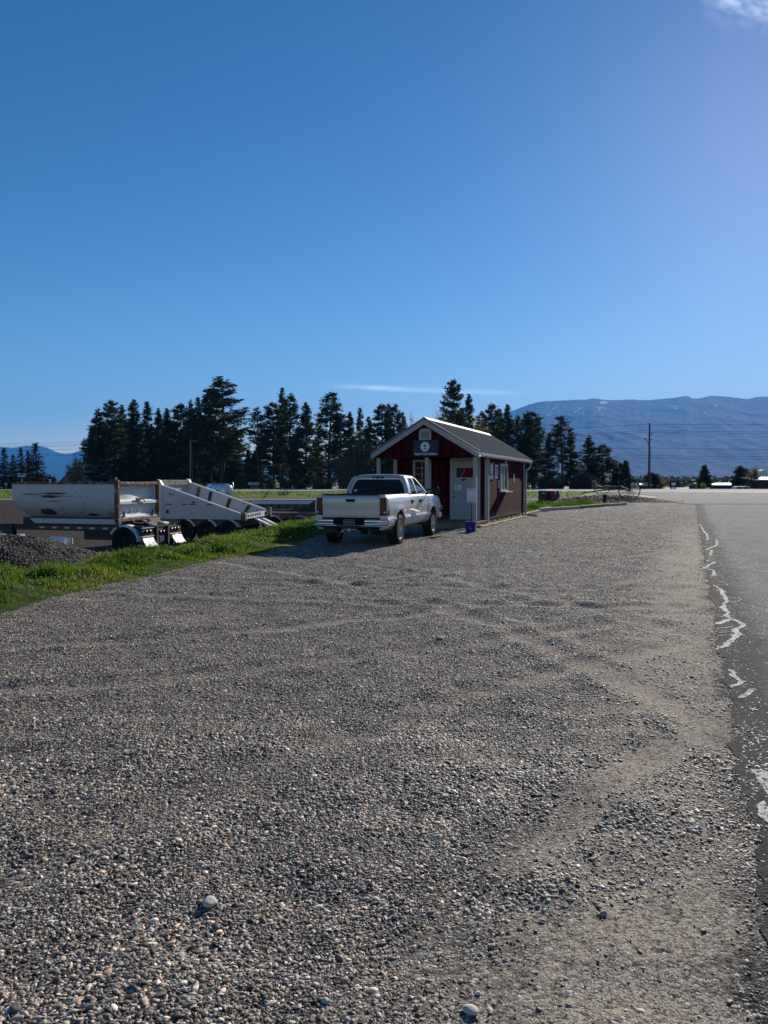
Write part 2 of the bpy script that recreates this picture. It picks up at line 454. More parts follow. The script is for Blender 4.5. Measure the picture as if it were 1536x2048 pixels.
def ground_mat(kind):
    m, n, l, b = newmat({'lot':'gravel_lot','yard':'dark_yard_dirt','field':'far_field'}[kind]); t = NT(m); p = t.pos()
    if kind == 'field':
        l.new(t.mix(t.noise(p, .05, 5), (.07,.09,.02), (.13,.12,.05)), b.inputs['Base Color']); b.inputs['Roughness'].default_value = .9
        return m
    v = t.voro(p, 62 if kind == 'lot' else 40); v2 = t.voro(p, 135)
    cs = n.new('ShaderNodeSeparateColor'); l.new(v.outputs['Color'], cs.inputs[0])
    cs2 = n.new('ShaderNodeSeparateColor'); l.new(v2.outputs['Color'], cs2.inputs[0])
    if kind == 'lot':
        pal = [(0,(.008,.008,.008)),(.34,(.045,.042,.04)),(.55,(.15,.14,.13)),(.72,(.33,.31,.29)),(.88,(.58,.55,.51)),(1,(.85,.82,.77))]
    else:
        pal = [(0,(.008,.008,.008)),(.6,(.022,.020,.019)),(1,(.06,.055,.05))]
    c1 = t.ramp(cs.outputs[0], pal); c2 = t.ramp(cs2.outputs[1], pal)
    c = t.mix(t.sstep(t.noise(p, 9, 4), .45, .6), c1, c2)
    c = t.mix(t.math('MULTIPLY', cs.outputs[2], .28), c, (.17,.115,.10))        # reddish stones
    if kind == 'lot':
        # fine tan dust between the stones, in patches and along the asphalt
        sx = n.new('ShaderNodeSeparateXYZ'); l.new(p, sx.inputs[0])
        q = t.math('MULTIPLY', t.math('SUBTRACT', t.math('SUBTRACT', sx.outputs[0], .3), t.math('MULTIPLY', sx.outputs[1], .4)), .928)
        q = t.math('ADD', q, t.math('MULTIPLY_ADD', t.noise(p, 1.3, 5), .9, -.45))
        band = t.math('MULTIPLY', t.math('MULTIPLY', t.sstep(q, -1.25, -.55), t.sstep(q, .02, -.12)), t.sstep(sx.outputs[1], 38, 14))
        patch = t.math('MULTIPLY', t.sstep(t.noise(t.mapping(p, (1,.55,1)), .75, 6, .6), .54, .68), .62)
        dust = t.math('MAXIMUM', t.math('MULTIPLY', band, .97), t.math('MAXIMUM', patch, t.math('MULTIPLY', t.attr('track').outputs['Fac'], .7)))
        fine = t.noise(p, 120, 3, .7)
        dc = t.mix(fine, (.29,.24,.185), (.80,.70,.58))
        dust = t.math('MULTIPLY', dust, t.sstep(t.noise(p, 26, 4, .7), .30, .62))
        dc = t.mix(t.math('MULTIPLY', t.sstep(cs2.outputs[0], .6, .9), .7), dc, c2)
        c = t.mix(dust, c, dc)
        dark = t.math('MULTIPLY', t.sstep(q, -.1, .1), .8)
        c = t.mix(t.math('MULTIPLY', dark, t.sstep(t.noise(p, 30, 3), .3, .6)), c, (.03,.03,.033))
    c = t.mix(1.0, c, (1.02,1.0,.96), 'MULTIPLY')
    l.new(c, b.inputs['Base Color']); b.inputs['Roughness'].default_value = .75
    b.inputs['Roughness'].default_value = .95; b.inputs['Specular IOR Level'].default_value = .12
    h = t.math('SUBTRACT', t.math('MULTIPLY', cs.outputs[1], .5), v.outputs['Distance'])
    h2 = t.math('SUBTRACT', t.math('MULTIPLY', cs2.outputs[1], .5), v2.outputs['Distance'])
    v3 = t.voro(p, 300); nb = t.bump(v3.outputs['Distance'], 1.0, .005)
    nb = t.bump(h2, .8, .006, nb)
    if kind == 'lot': h = t.math('MULTIPLY', h, t.math('MULTIPLY_ADD', dust, -.85, 1.0))
    nb = t.bump(h, 1.0, .014 if kind == 'lot' else .02, nb)
    l.new(nb, b.inputs['Normal'])
    return m
M['lot'] = ground_mat('lot'); M['yard'] = ground_mat('yard'); M['field'] = ground_mat('field')

def turf_mat():
    m, n, l, b = newmat('turf_soil'); t = NT(m); p = t.pos()
    c = t.mix(t.sstep(t.noise(p, 3.0, 6, .7), .35, .65), (.03,.05,.012), (.07,.10,.02))
    c = t.mix(t.math('MULTIPLY', t.sstep(t.noise(p, 7.0, 5, .7), .55, .68), .7), c, (.11,.09,.05))
    l.new(c, b.inputs['Base Color']); b.inputs['Roughness'].default_value = .95; b.inputs['Specular IOR Level'].default_value = .05
    l.new(t.bump(t.noise(p, 40, 4, .75), 1.0, .03), b.inputs['Normal'])
    return m
M['turf'] = turf_mat()
def axis_lines(parts):
    out = []
    for a, b, s in parts: out += list(np.arange(a, b, s))
    return out
gx = [-14000,-5000,-2000,-800,-400,-200,-120,-80,-60,-48,-40] + axis_lines([(-34,-14,.6),(-14,-6.5,.25),(-6.5,8,.055),(8,16,.25),(16,40,1.0)]) + [44,50,60,80,120,200,400,800,2000,5000,14000]
gy = [-200,-60,-20,-6,-2] + axis_lines([(0,1.6,.2),(1.6,15,.05),(15,24,.1),(24,40,.25),(40,72,.8)]) + [78,85,95,105,117,130,145,158,160,163,166,169,172,176,190,220,300,500,900,2000,5000,14000]
gx = np.array(gx); gy = np.array(gy)
X, Y = np.meshgrid(gx, gy, indexing='ij'); Z = zg(X, Y)
def track_mask(x, y):
    r_ = rut(x, y); return np.clip(-r_/.015, 0, 1)*(edge_d(x, y) < 0)*(road_d(x, y) < 0)*(.45+.55*smooth(.5+lumpn(x, y, .9, 3.0)))
nx, ny = X.shape
idx = np.arange(nx*ny).reshape(nx, ny)
F = np.stack([idx[:-1,:-1], idx[1:,:-1], idx[1:,1:], idx[:-1,1:]], -1).reshape(-1, 4)
g = tri_mesh('ground', np.stack([X,Y,Z],-1).reshape(-1,3), F, [M['lot'], M['yard'], M['field'], M['turf']], {'track': ('POINT', track_mask(X, Y).ravel())}, smooth_=True)
cx_ = X[:-1,:-1] + .5*np.diff(X, axis=0)[:, :-1]; cy_ = Y[:-1,:-1] + .5*np.diff(Y, axis=1)[:-1, :]
dd = edge_d(cx_, cy_)
mi = np.where((dd > .15) & (cy_ < 75), 1, 0); mi = np.where((dd > .15) & (dd < 5.3) & (cy_ < 34) & (cy_ > 3), 3, mi); mi = np.where(cy_ > 72, 2, mi)
g.data.polygons.foreach_set('material_index', mi.reshape(-1).astype(np.int32))
tag(g, kind='structure')

# ---- asphalt road, junction apron, frontage band, highway, verge: sheets a little above the ground
def asphalt(name, lo, hi, tar=.25, fine=110, edge=False):
    m, n, l, b = newmat(name); t = NT(m); p = t.pos()
    v = t.voro(p, fine); cs = n.new('ShaderNodeSeparateColor'); l.new(v.outputs['Color'], cs.inputs[0])
    c = t.mix(t.math('POWER', cs.outputs[0], 1.6), lo, hi)
    c = t.mix(t.math('MULTIPLY', t.sstep(t.noise(p, .7, 6, .6), .4, .7), tar), c, [x*.45 for x in lo])
    c = t.mix(t.math('MULTIPLY', t.sstep(t.noise(t.mapping(p, (1,.15,1), (0,0,R(-21.8))), 1.2, 6, .6), .5, .75), .35), c, (.3,.28,.26))
    if edge:
        sx = n.new('ShaderNodeSeparateXYZ'); l.new(p, sx.inputs[0])
        q = t.math('MULTIPLY', t.math('SUBTRACT', t.math('SUBTRACT', sx.outputs[0], .3), t.math('MULTIPLY', sx.outputs[1], .4)), .928)
        q = t.math('ADD', q, t.math('MULTIPLY_ADD', t.noise(p, 2.2, 6, .7), .7, -.35))
        c = t.mix(t.math('MULTIPLY', t.sstep(q, .62, .2), .82), c, (.018,.018,.02))
        fl = t.voro(t.mapping(p, (1,.35,1), (0,0,R(-21.8))), .55, 'DISTANCE_TO_EDGE'); wig = t.noise(p, 6, 4, .7)
        ck = t.math('MULTIPLY', t.sstep(t.math('ADD', fl.outputs['Distance'], t.math('MULTIPLY', wig, .04)), .034, .022), .7)
        c = t.mix(ck, c, (.02,.02,.021))
        c = t.mix(t.math('MULTIPLY', t.sstep(t.noise(p, 1.7, 5, .65), .58, .72), .45), c, (.36,.33,.29))
    l.new(c, b.inputs['Base Color']); b.inputs['Roughness'].default_value = .95; b.inputs['Specular IOR Level'].default_value = .12
    l.new(t.bump(t.math('SUBTRACT', cs.outputs[1], v.outputs['Distance']), 1.0, .007), b.inputs['Normal'])
    return m
M['asphalt'] = asphalt('asphalt_road', (.055,.054,.053), (.46,.445,.42), .2, 95, True)
M['hwy'] = asphalt('highway_concrete', (.3,.29,.28), (.48,.46,.44), .1, 60)
M['apron'] = asphalt('pale_apron', (.16,.157,.15), (.36,.35,.33), .15)
def strip(name, left, right, mat, z, n=400, rag=.0, seed=0, cols=10):
    """a sheet between two polylines (matched by index), edges ragged by rag metres"""
    left, right = np.array(left, float), np.array(right, float)
    tt = np.linspace(0, 1, len(left)); s = np.linspace(0, 1, n)
    # spread samples by distance along the line so that the near end is finer
    Lx = np.interp(s**1.6, tt, left[:,0]); Ly = np.interp(s**1.6, tt, left[:,1])
    Rx = np.interp(s**1.6, tt, right[:,0]); Ry = np.interp(s**1.6, tt, right[:,1])
    r = np.random.default_rng(seed)
    if rag:
        w = np.cumsum(r.normal(0, 1, n)); w = (w - np.convolve(w, np.ones(25)/25, 'same')); w = w/np.abs(w).max()
        Lx = Lx + rag*(.5*w + .5*lumpn(Ly*6, Ly*2, 1.0, seed) + .25*lumpn(Ly*31, Ly*9, 1.0, seed+4) + .1*r.uniform(-1, 1, n))
    k = np.linspace(0, 1, cols)[None, :]
    XX = Lx[:,None]*(1-k) + Rx[:,None]*k; YY = Ly[:,None]*(1-k) + Ry[:,None]*k
    ZZ = zg(XX, YY) + z
    ii = np.arange(n*cols).reshape(n, cols)
    FF = np.stack([ii[:-1,:-1], ii[:-1,1:], ii[1:,1:], ii[1:,:-1]], -1).reshape(-1,4)
    o = tri_mesh(name, np.stack([XX,YY,ZZ],-1).reshape(-1,3), FF, mat, smooth_=True)
    return tag(o, kind='structure')
strip('road', [(.3+.4*y, y) for y in (-3, 112)], [(.3+.4*y+9, y) for y in (-3, 112)], M['asphalt'], .006, 1800, .06, 3, 24)
strip('apron', [(21.5,54),(22.6,66),(30,84),(31.5,100),(30,114)], [(36,54),(80,66),(110,84),(130,100),(140,114)], M['apron'], .03, 60, .25, 4, 12)
strip('frontage_road', [(-260,66),(-60,66.5),(-20,66.5),(12,66.5),(19.5,66.5)], [(-260,73),(-60,72.5),(-20,72),(12,72),(19.5,71)], M['apron'], .02, 120, 0, 5, 3)
strip('highway', [(-700,150),(-120,140),(-40,133),(25,117),(53,108),(400,95)], [(-700,166),(-120,160),(-40,159),(25,159),(53,159),(400,159)], M['hwy'], .05, 120, 0, 6, 4)
# two painted edge lines along the highway
for off, w in ((1.2, .25), (13.0, .2)):
    a = [(-700,150+off),(-120,140+off),(-40,133+off),(25,117+off),(53,108+off),(400,95+off)]
    strip('highway_line', a, [(x, y+w) for x, y in a], M['letter'], .056, 80, 0, 7, 2)

def grass_mat(name, a, b_, c_, sc=3.0):
    m, n, l, b = newmat(name); t = NT(m); p = t.pos()
    q = t.mapping(p, (1, .45, 1))
    c = t.mix(t.sstep(t.noise(q, sc*.12, 5), .35, .65), a, b_)
    c = t.mix(t.math('MULTIPLY', t.sstep(t.noise(q, sc, 6, .7), .42, .62), .75), c, c_)
    l.new(c, b.inputs['Base Color']); b.inputs['Roughness'].default_value = .9; b.inputs['Specular IOR Level'].default_value = .2
    l.new(t.bump(t.noise(q, sc*2.2, 6, .75), 1.0, .25), b.inputs['Normal'])
    return m
M['verge'] = grass_mat('verge_grass', (.10,.15,.016), (.15,.185,.024), (.045,.075,.01))
def blade_mat(name, cols, tr=.45):
    m, n, l, b = newmat(name); t = NT(m)
    c = t.ramp(t.attr('tone').outputs['Fac'], cols)
    l.new(c, b.inputs['Base Color']); b.inputs['Roughness'].default_value = .55; b.inputs['Specular IOR Level'].default_value = .25
    tr_ = n.new('ShaderNodeBsdfTranslucent'); l.new(t.mix(1.0, c, (1.15,1.25,.6), 'MULTIPLY'), tr_.inputs['Color'])
    mxs = n.new('ShaderNodeMixShader'); mxs.inputs[0].default_value = tr
    l.new(b.outputs[0], mxs.inputs[1]); l.new(tr_.outputs[0], mxs.inputs[2])
    l.new(mxs.outputs[0], n['Material Output'].inputs['Surface'])
    return m
M['blade'] = blade_mat('grass_blades', [(0,(.02,.04,.006)),(.4,(.055,.105,.010)),(.72,(.125,.185,.02)),(.9,(.25,.26,.08)),(1,(.15,.11,.07))])
strip('verge', [(-320,73),(-60,73),(-20,72.5),(10,72.5),(19,74),(26,84),(29.5,98),(29,104)], [(-320,146),(-60,135),(-40,133),(5,122),(25,117),(27.5,117),(29.8,116.5),(29.2,116.5)], M['verge'], .06, 160, 0, 8, 24)

def blades(name, px, py, h, w, tone, mat, lean=.35, seed=0, z0=None):
    """bent two-quad grass blades at px, py"""
    r = np.random.default_rng(seed); n = len(px)
    a = r.uniform(0, 2*math.pi, n); l = r.uniform(.1, 1, n)*lean*h; b = r.uniform(0, 2*math.pi, n)
    z = (zg(px, py) if z0 is None else z0) - .01
    dx, dy = np.cos(a)*w/2, np.sin(a)*w/2; lx, ly = np.cos(b)*l, np.sin(b)*l
    V = np.empty((n, 5, 3))
    V[:,0] = np.stack([px-dx, py-dy, z],-1); V[:,1] = np.stack([px+dx, py+dy, z],-1)
    V[:,2] = np.stack([px+dx*.7+lx*.35, py+dy*.7+ly*.35, z+h*.6],-1); V[:,3] = np.stack([px-dx*.7+lx*.35, py-dy*.7+ly*.35, z+h*.6],-1)
    V[:,4] = np.stack([px+lx, py+ly, z+h*(1-.25*l/np.maximum(h,1e-6))],-1)
    i = np.arange(n)[:,None]*5
    F = np.concatenate([i+[0,1,2], i+[0,2,3], i+[3,2,4]], 1).reshape(-1,3)
    return tri_mesh(name, V.reshape(-1,3), F, mat, {'tone': ('POINT', np.repeat(tone, 5))})
r = np.random.default_rng(11)
# the verge strip of tall grass along the lot edge
n = 230000
py = 5.5 + 25*r.random(n)**1.25; dd_ = r.random(n)**.9*5.2 - .12
px = edge_x(py) - dd_ + .1*lumpn(py*3, py*0, 1.2)
clump = lumpn(px, py, 2.3, 1.0)
keep = (r.random(n) < np.clip(.35 + .6*clump + .55*smooth((dd_-.3)/1.2), .12, 1)) & (np.hypot((px+9.8)/1.1, py-18.0) > 3.6) & (dd_ > .12*lumpn(px, py, 3.0, 4.0))
px, py, dd_, clump = px[keep], py[keep], dd_[keep], clump[keep]
hh = (.04 + .185*smooth((dd_-.2)/1.5)) * np.clip(.85+.4*clump, .4, 1.5) * r.uniform(.6, 1.25, len(px))
tone = np.clip(.5 + .22*lumpn(px, py, 1.1, 2.0) + r.normal(0, .13, len(px)) + .33*(1-smooth(dd_/1.1))*(r.random(len(px)) < .6), 0, 1)
o = blades('roadside_grass', px, py, hh, np.clip(.006 + .0007*py, 0, .02)*r.uniform(.8,1.4,len(px)), tone, M['blade'], .5, 1)
tag(o, 'tall bright green grass strip between the gravel lot and the trailer yard', 'grass', kind='stuff')
# green turf under it
# rough grass seen over the verge further off: sparse long blades on the highway verge
n = 26000
px = r.uniform(-75, 30, n); py = r.uniform(73, 118, n)
k = (px < 18+(py-72)*.3); px, py = px[k], py[k]
o = blades('verge_grass', px, py, r.uniform(.12,.38,len(px)), r.uniform(.03,.07,len(px)), np.clip(.55+.2*lumpn(px,py,.5)+r.normal(0,.12,len(px)),0,.88), M['blade'], .8, 2)
tag(o, 'mown green verge between the frontage road and the highway', 'grass', kind='stuff')
# the small lawn behind the timber kerb to the right of the building
lawn = np.array([(6.7,36.2),(8.1,40.8),(9.1,42.2),(11.5,45.4),(14.5,50.2),(15.4,54.2),(10.6,55.8),(8.3,50),(6.3,41),(5.9,37)])
def inside(px, py, poly):
    c = np.zeros(len(px), bool); j = len(poly)-1
    for i in range(len(poly)):
        xi, yi = poly[i]; xj, yj = poly[j]
        c ^= ((yi > py) != (yj > py)) & (px < (xj-xi)*(py-yi)/(yj-yi+1e-12)+xi); j = i
    return c
n = 60000
px = r.uniform(5.5, 16, n); py = r.uniform(36, 56, n); k = inside(px, py, lawn); px, py = px[k], py[k]
tall = smooth((lumpn(px, py, 1.6, 6.0)-.6)/.5)
o = blades('lawn_grass', px, py, r.uniform(.08,.2,len(px))*(1+1.6*tall), r.uniform(.02,.04,len(px)), np.clip(.55+.25*lumpn(px,py,1.4)-.25*tall+r.normal(0,.12,len(px)),0,.88), M['blade'], .6, 3)
tag(o, 'small bright green lawn behind the timber kerb beside the red building', 'grass', kind='stuff')
bb = MB(); bb.add([(x,y,float(zg(x,y))+.02) for x,y in lawn], [tuple(range(len(lawn)))]); tag(bb.build('lawn_soil', M['verge']), kind='structure')
# wild flowers among the grass: tiny heads on stalks
def flowers(name, n, lab, cols, seed, zone):
    r = np.random.default_rng(seed); px, py = zone(r, n)
    n = len(px); h = r.uniform(.12,.32,n); s = r.uniform(.006,.012,n)*(1+.03*py); z = zg(px,py)+h
    a = r.uniform(0,6.28,n)
    oc = np.array([(1,0,0),(0,1,0),(-1,0,0),(0,-1,0),(0,0,.6),(0,0,-.4)],float)
    V = np.stack([px,py,z],-1)[:,None,:] + oc[None]*s[:,None,None]
    i = np.arange(n)[:,None]*6
    F = np.concatenate([i+f for f in ([0,1,4],[1,2,4],[2,3,4],[3,0,4],[1,0,5],[2,1,5],[3,2,5],[0,3,5])],1).reshape(-1,3)
    m = blade_mat(name+'_heads', cols, .3)
    o = tri_mesh(name, V.reshape(-1,3), F, m, {'tone': ('POINT', np.repeat(r.random(n),6))})
    return tag(o, lab, 'flowers', kind='stuff')
def zone1(r, n):
    py = 6.5 + 20*r.random(n)**1.3; d = np.abs(r.normal(.55,.35,n)); px = edge_x(py) - d
    k = lumpn(px, py, 1.8, 9.0) > .1; return px[k], py[k]
flowers('yellow_wildflowers', 900, 'scattered pale yellow wildflowers at the gravel edge of the grass', [(0,(.55,.42,.06)),(.6,(.7,.62,.25)),(1,(.75,.72,.55))], 4, zone1)
def zone2(r, n):
    py = 7 + 22*r.random(n)**1.2; px = edge_x(py) - r.uniform(.3,4.2,n); k = np.hypot((px+9.8)/1.1, py-18.0) > 3.6; return px[k], py[k]
flowers('white_wildflowers', 1300, 'tiny white seed heads all through the tall grass', [(0,(.45,.5,.3)),(1,(.72,.75,.6))], 5, zone2)

# ================================================================ loose stones on the lot (instanced on points)
def pebble_mat():
    m, n, l, b = newmat('river_pebbles'); t = NT(m)
    tone = t.attr('tone', 'INSTANCER').outputs['Fac']; hue = t.attr('hue', 'INSTANCER').outputs['Fac']
    c = t.ramp(tone, [(0,(.012,.012,.012)),(.28,(.07,.066,.062)),(.55,(.22,.207,.193)),(.8,(.50,.475,.445)),(1,(.85,.82,.77))])
    w = t.ramp(hue, [(0,(.95,1.0,.97)),(.35,(1,.98,.94)),(.7,(1.06,.95,.84)),(.9,(1.18,.88,.82)),(1,(1.4,.98,.6))])
    c = t.mix(1.0, c, w, 'MULTIPLY')
    o = t.obj()
    c = t.mix(t.math('MULTIPLY', t.sstep(t.noise(o, 1.6, 4), .5, .7), .3), c, (.25,.21,.165))
    c = t.mix(1.0, c, (1.08,1.0,.9), 'MULTIPLY')
    l.new(c, b.inputs['Base Color']); b.inputs['Roughness'].default_value = .6; b.inputs['Specular IOR Level'].default_value = .27
    return m
M['pebble'] = pebble_mat()
def stones(name, px, py, rad, seed, label, sub=2, sink=.25, flat=(.32,.66), zf=None, dark=0.0):
    r = np.random.default_rng(seed); n = len(px)
    me = bpy.data.meshes.new(name); me.vertices.add(n)
    zs = (zg(px, py) if zf is None else zf) + rad*r.uniform(-sink, .45, n)*.6
    me.vertices.foreach_set('co', np.stack([px,py,zs],-1).astype(np.float32).ravel())
    def fa(nm, typ, arr, fld):
        a = me.attributes.new(nm, typ, 'POINT'); a.data.foreach_set(fld, np.asarray(arr, np.float32).ravel())
    fa('tone', 'FLOAT', np.clip(r.normal(.5-dark,.25,n) + .38*(r.random(n) < .06), 0, 1), 'value')
    fa('hue', 'FLOAT', r.random(n)**1.15, 'value')
    fa('rot', 'FLOAT_VECTOR', np.stack([r.normal(0,.28,n), r.normal(0,.28,n), r.uniform(0,6.28,n)],-1), 'vector')
    fa('siz', 'FLOAT_VECTOR', np.stack([rad*r.uniform(.95,1.5,n), rad*r.uniform(.7,1.05,n), rad*r.uniform(*flat,n)],-1), 'vector')
    me.materials.append(M['pebble'])
    o = bpy.data.objects.new(name, me); COL.objects.link(o)
    ng = bpy.data.node_groups.new(name, 'GeometryNodeTree')
    ng.interface.new_socket('Geometry', in_out='INPUT', socket_type='NodeSocketGeometry')
    ng.interface.new_socket('Geometry', in_out='OUTPUT', socket_type='NodeSocketGeometry')
    N, L = ng.nodes, ng.links
    gi, go = N.new('NodeGroupInput'), N.new('NodeGroupOutput')
    g2i = N.new('GeometryNodeGeometryToInstance')
    for k in range(7):
        ico = N.new('GeometryNodeMeshIcoSphere'); ico.inputs['Radius'].default_value = 1; ico.inputs['Subdivisions'].default_value = sub
        sp = N.new('GeometryNodeSetPosition'); ps = N.new('GeometryNodeInputPosition')
        va = N.new('ShaderNodeVectorMath'); va.operation = 'ADD'; va.inputs[1].default_value = (k*7.1+seed, k*3.3, k*1.7)
        L.new(ps.outputs[0], va.inputs[0])
        nz = N.new('ShaderNodeTexNoise'); nz.inputs['Scale'].default_value = [.75,1.1,.9,1.3,.8,1.5,1.0][k]; nz.inputs['Detail'].default_value = [1,3,1.5,3,1,4,2][k]
        L.new(va.outputs[0], nz.inputs['Vector'])
        ma = N.new('ShaderNodeMath'); ma.operation = 'MULTIPLY_ADD'; L.new(nz.outputs['Fac'], ma.inputs[0]); ma.inputs[1].default_value = 1.5; ma.inputs[2].default_value = .25
        vs = N.new('ShaderNodeVectorMath'); vs.operation = 'SCALE'; L.new(ps.outputs[0], vs.inputs[0]); L.new(ma.outputs[0], vs.inputs['Scale'])
        L.new(ico.outputs['Mesh'], sp.inputs['Geometry']); L.new(vs.outputs[0], sp.inputs['Position'])
        ss = N.new('GeometryNodeSetShadeSmooth'); L.new(sp.outputs[0], ss.inputs[0])
        sm = N.new('GeometryNodeSetMaterial'); sm.inputs['Material'].default_value = M['pebble']; L.new(ss.outputs[0], sm.inputs[0])
        L.new(sm.outputs[0], g2i.inputs[0])
    iop = N.new('GeometryNodeInstanceOnPoints')
    L.new(gi.outputs[0], iop.inputs['Points']); L.new(g2i.outputs[0], iop.inputs['Instance']); iop.inputs['Pick Instance'].default_value = True
    for nm, key in (('rot','Rotation'),('siz','Scale')):
        a = N.new('GeometryNodeInputNamedAttribute'); a.data_type = 'FLOAT_VECTOR'; a.inputs['Name'].default_value = nm
        L.new(a.outputs[0], iop.inputs[key])
    rv = N.new('FunctionNodeRandomValue'); rv.data_type = 'INT'; rv.inputs['Min'].default_value if False else None
    for s_ in rv.inputs:
        if s_.type == 'INT' and s_.name == 'Min': s_.default_value = 0
        if s_.type == 'INT' and s_.name == 'Max': s_.default_value = 6
    out = [q for q in rv.outputs if q.type == 'INT'][0]
    L.new(out, iop.inputs['Instance Index'])
    L.new(iop.outputs[0], go.inputs[0])
    md = o.modifiers.new('stones', 'NODES'); md.node_group = ng
    return tag(o, label, 'gravel', kind='stuff')
def scatter(n, y0, y1, seed, dens, margin=1.05):
    r = np.random.default_rng(seed)
    y = np.sqrt(r.uniform(y0*y0, y1*y1, n)); x = r.uniform(-.5, .5, n)*y*margin*1.02
    ok = (edge_d(x, y) < .1) & (road_d(x, y) < 2.6) & ~inside(x, y, lawn)
    q = road_d(x, y)
    bare = smooth((lumpn(x, y*.6, 1.5, 5.0)-.15)/.7)            # thinner patches
    band = smooth((q+1.3)/.6)*(1-smooth((q+.15)/.3))
    tm = track_mask(x, y); keep = r.random(n) < dens*np.clip(1 - .36*bare - .62*band - .7*tm - .55*smooth((q-.1)/.3) - .4*smooth((q-.6)/1.2), .012, 1)
    k = ok & keep
    # nothing under the truck's tyres or the building
    return x[k], y[k], r
x, y, r_ = scatter(165000, 2.0, 5.2, 1, .97)
big = smooth((lumpn(x, y, 2.2, 8.0)+.2)/.9)
rad = np.clip(r_.lognormal(math.log(.0040), .40, len(x))*(1+.38*big), .0022, .014)
stones('pebbles', x, y, rad, 21, 'loose grey river pebbles spread over the near part of the lot')
x, y, r_ = scatter(170000, 5.0, 10.5, 2, .85)
rad = np.clip(r_.lognormal(math.log(.0060), .34, len(x)), .0045, .018)
stones('loose_gravel', x, y, rad, 22, 'loose gravel covering the middle of the lot', 1)
x, y, r_ = scatter(170000, 10.3, 22, 3, .7)
rad = np.clip(r_.lognormal(math.log(.0086), .3, len(x)), .006, .022)
stones('far_gravel', x, y, rad, 23, 'loose gravel spread over the far part of the lot', 1)
x, y, r_ = scatter(150000, 21.5, 52, 4, .8)
k_ = r_.random(len(x)) < 1 - .75*smooth((y-28)/22); x, y = x[k_], y[k_]
rad = np.clip(r_.lognormal(math.log(.0125), .25, len(x)), .008, .026)
stones('distant_gravel', x, y, rad, 24, 'loose gravel beyond the red building up to the junction', 1)
# stones that stand out one by one
def rock(name, u, v, w, lab, col, seed, hgt=.6, sink=.25):
    c = onz(u, v, 0.0); c.z = float(zg(c.x, c.y)); k = w/2
    import bmesh
    bm = bmesh.new(); bmesh.ops.create_icosphere(bm, subdivisions=4, radius=1)
    from mathutils import noise as mn
    for q in bm.verts:
        d = q.co.normalized(); f = 1 + .22*mn.noise(d*.9 + Vector((seed*3.1, seed, 0))) + .05*mn.noise(d*2.6 + Vector((seed, 5, 0)))
        q.co = Vector((d.x*f*k, d.y*f*k*.8, d.z*f*k*hgt))
    for f in bm.faces: f.smooth = True
    me = bpy.data.meshes.new(name); bm.to_mesh(me); bm.free()
    me.materials.append(simple('stone_'+str(seed), col, .7, var=.18, vscale=30, bump=.25, bscale=140))
    o = bpy.data.objects.new(name, me); COL.objects.link(o)
    o.location = (c.x, c.y, c.z + k*hgt*(1-sink)); o.rotation_euler = (.1, .05, seed*1.3)
    return tag(o, lab, 'stone', 'larger stones on the gravel lot')
rock('cobble', 419, 1802, .066, 'large smooth grey cobble lying alone in the lower left of the gravel', (.5,.46,.41), 1, .5, .35)
rock('cobble', 942, 2030, .052, 'pale oval cobble at the bottom edge of the gravel', (.55,.5,.44), 2, .45, .35)
rock('cobble', 1207, 1833, .03, 'small pale rounded stone on the sandy gravel towards the road', (.33,.28,.26), 3, .7)
rock('cobble', 880, 1282, .07, 'flat white stone far out on the gravel before the truck', (.5,.5,.48), 4, .35)
rock('cobble', 650, 2000, .026, 'greenish white pebble among the dark stones at the bottom', (.42,.45,.41), 5, .6)
rock('cobble', 30, 2022, .042, 'long dark grey stone in the bottom left corner', (.12,.125,.12), 6, .5)

# ================================================================ pale broken ribbons and sealed cracks on the asphalt
m_, n_, l_, b_ = newmat('pale_road_mark'); t_ = NT(m_)
l_.new(t_.mix(t_.noise(t_.pos(), 30, 4), (.36,.35,.33), (.62,.61,.58)), b_.inputs['Base Color']); b_.inputs['Roughness'].default_value = .9
tp_ = n_.new('ShaderNodeBsdfTransparent'); ms_ = n_.new('ShaderNodeMixShader')
l_.new(t_.sstep(t_.noise(t_.pos(), 42, 5, .75), .40, .50), ms_.inputs[0]); l_.new(tp_.outputs[0], ms_.inputs[1]); l_.new(b_.outputs[0], ms_.inputs[2]); l_.new(ms_.outputs[0], n_['Material Output'].inputs['Surface'])
M['roadmark'] = m_
def ribbon(name, pts, w, lab, seed, forks=0, frag=.5):
    """an irregular thin ribbon along photo pixels lying on the road"""
    r = np.random.default_rng(seed); W_ = [onz(u, v, .014) for u, v in pts]
    fine = []
    for a, b in zip(W_[:-1], W_[1:]):
        k = max(2, int((b-a).length/.05))
        for i in range(k): fine.append(a.lerp(b, i/k))
    fine.append(W_[-1]); mb = MB(); jit = np.cumsum(r.normal(0,.01,len(fine))); jit -= np.linspace(0, jit[-1], len(fine)); wn_ = np.convolve(np.abs(r.normal(0, 1, len(fine)+6)), np.ones(7)/7, 'valid')*1.3
    L_, R_ = [], []
    for i, p in enumerate(fine):
        d = fine[min(i+1,len(fine)-1)] - fine[max(i-1,0)]; s_ = Vector((-d.y, d.x, 0)).normalized()
        ww = w*.62*(.2 + frag*(wn_[i]+.35*abs(r.normal(0,1))))*(1 if 0 < i < len(fine)-1 else .1); q = p + s_*jit[i]
        for side, a in ((L_, ww), (R_, -ww)):
            x_, y_ = q.x+s_.x*a/2, q.y+s_.y*a/2; side.append((x_, y_, float(zg(x_, y_))+.010))
    mb.grid([L_, R_]); 
    o = mb.build(name, M['roadmark'], fix=False)
    return tag(o, lab, 'road residue', 'white marks on the asphalt')
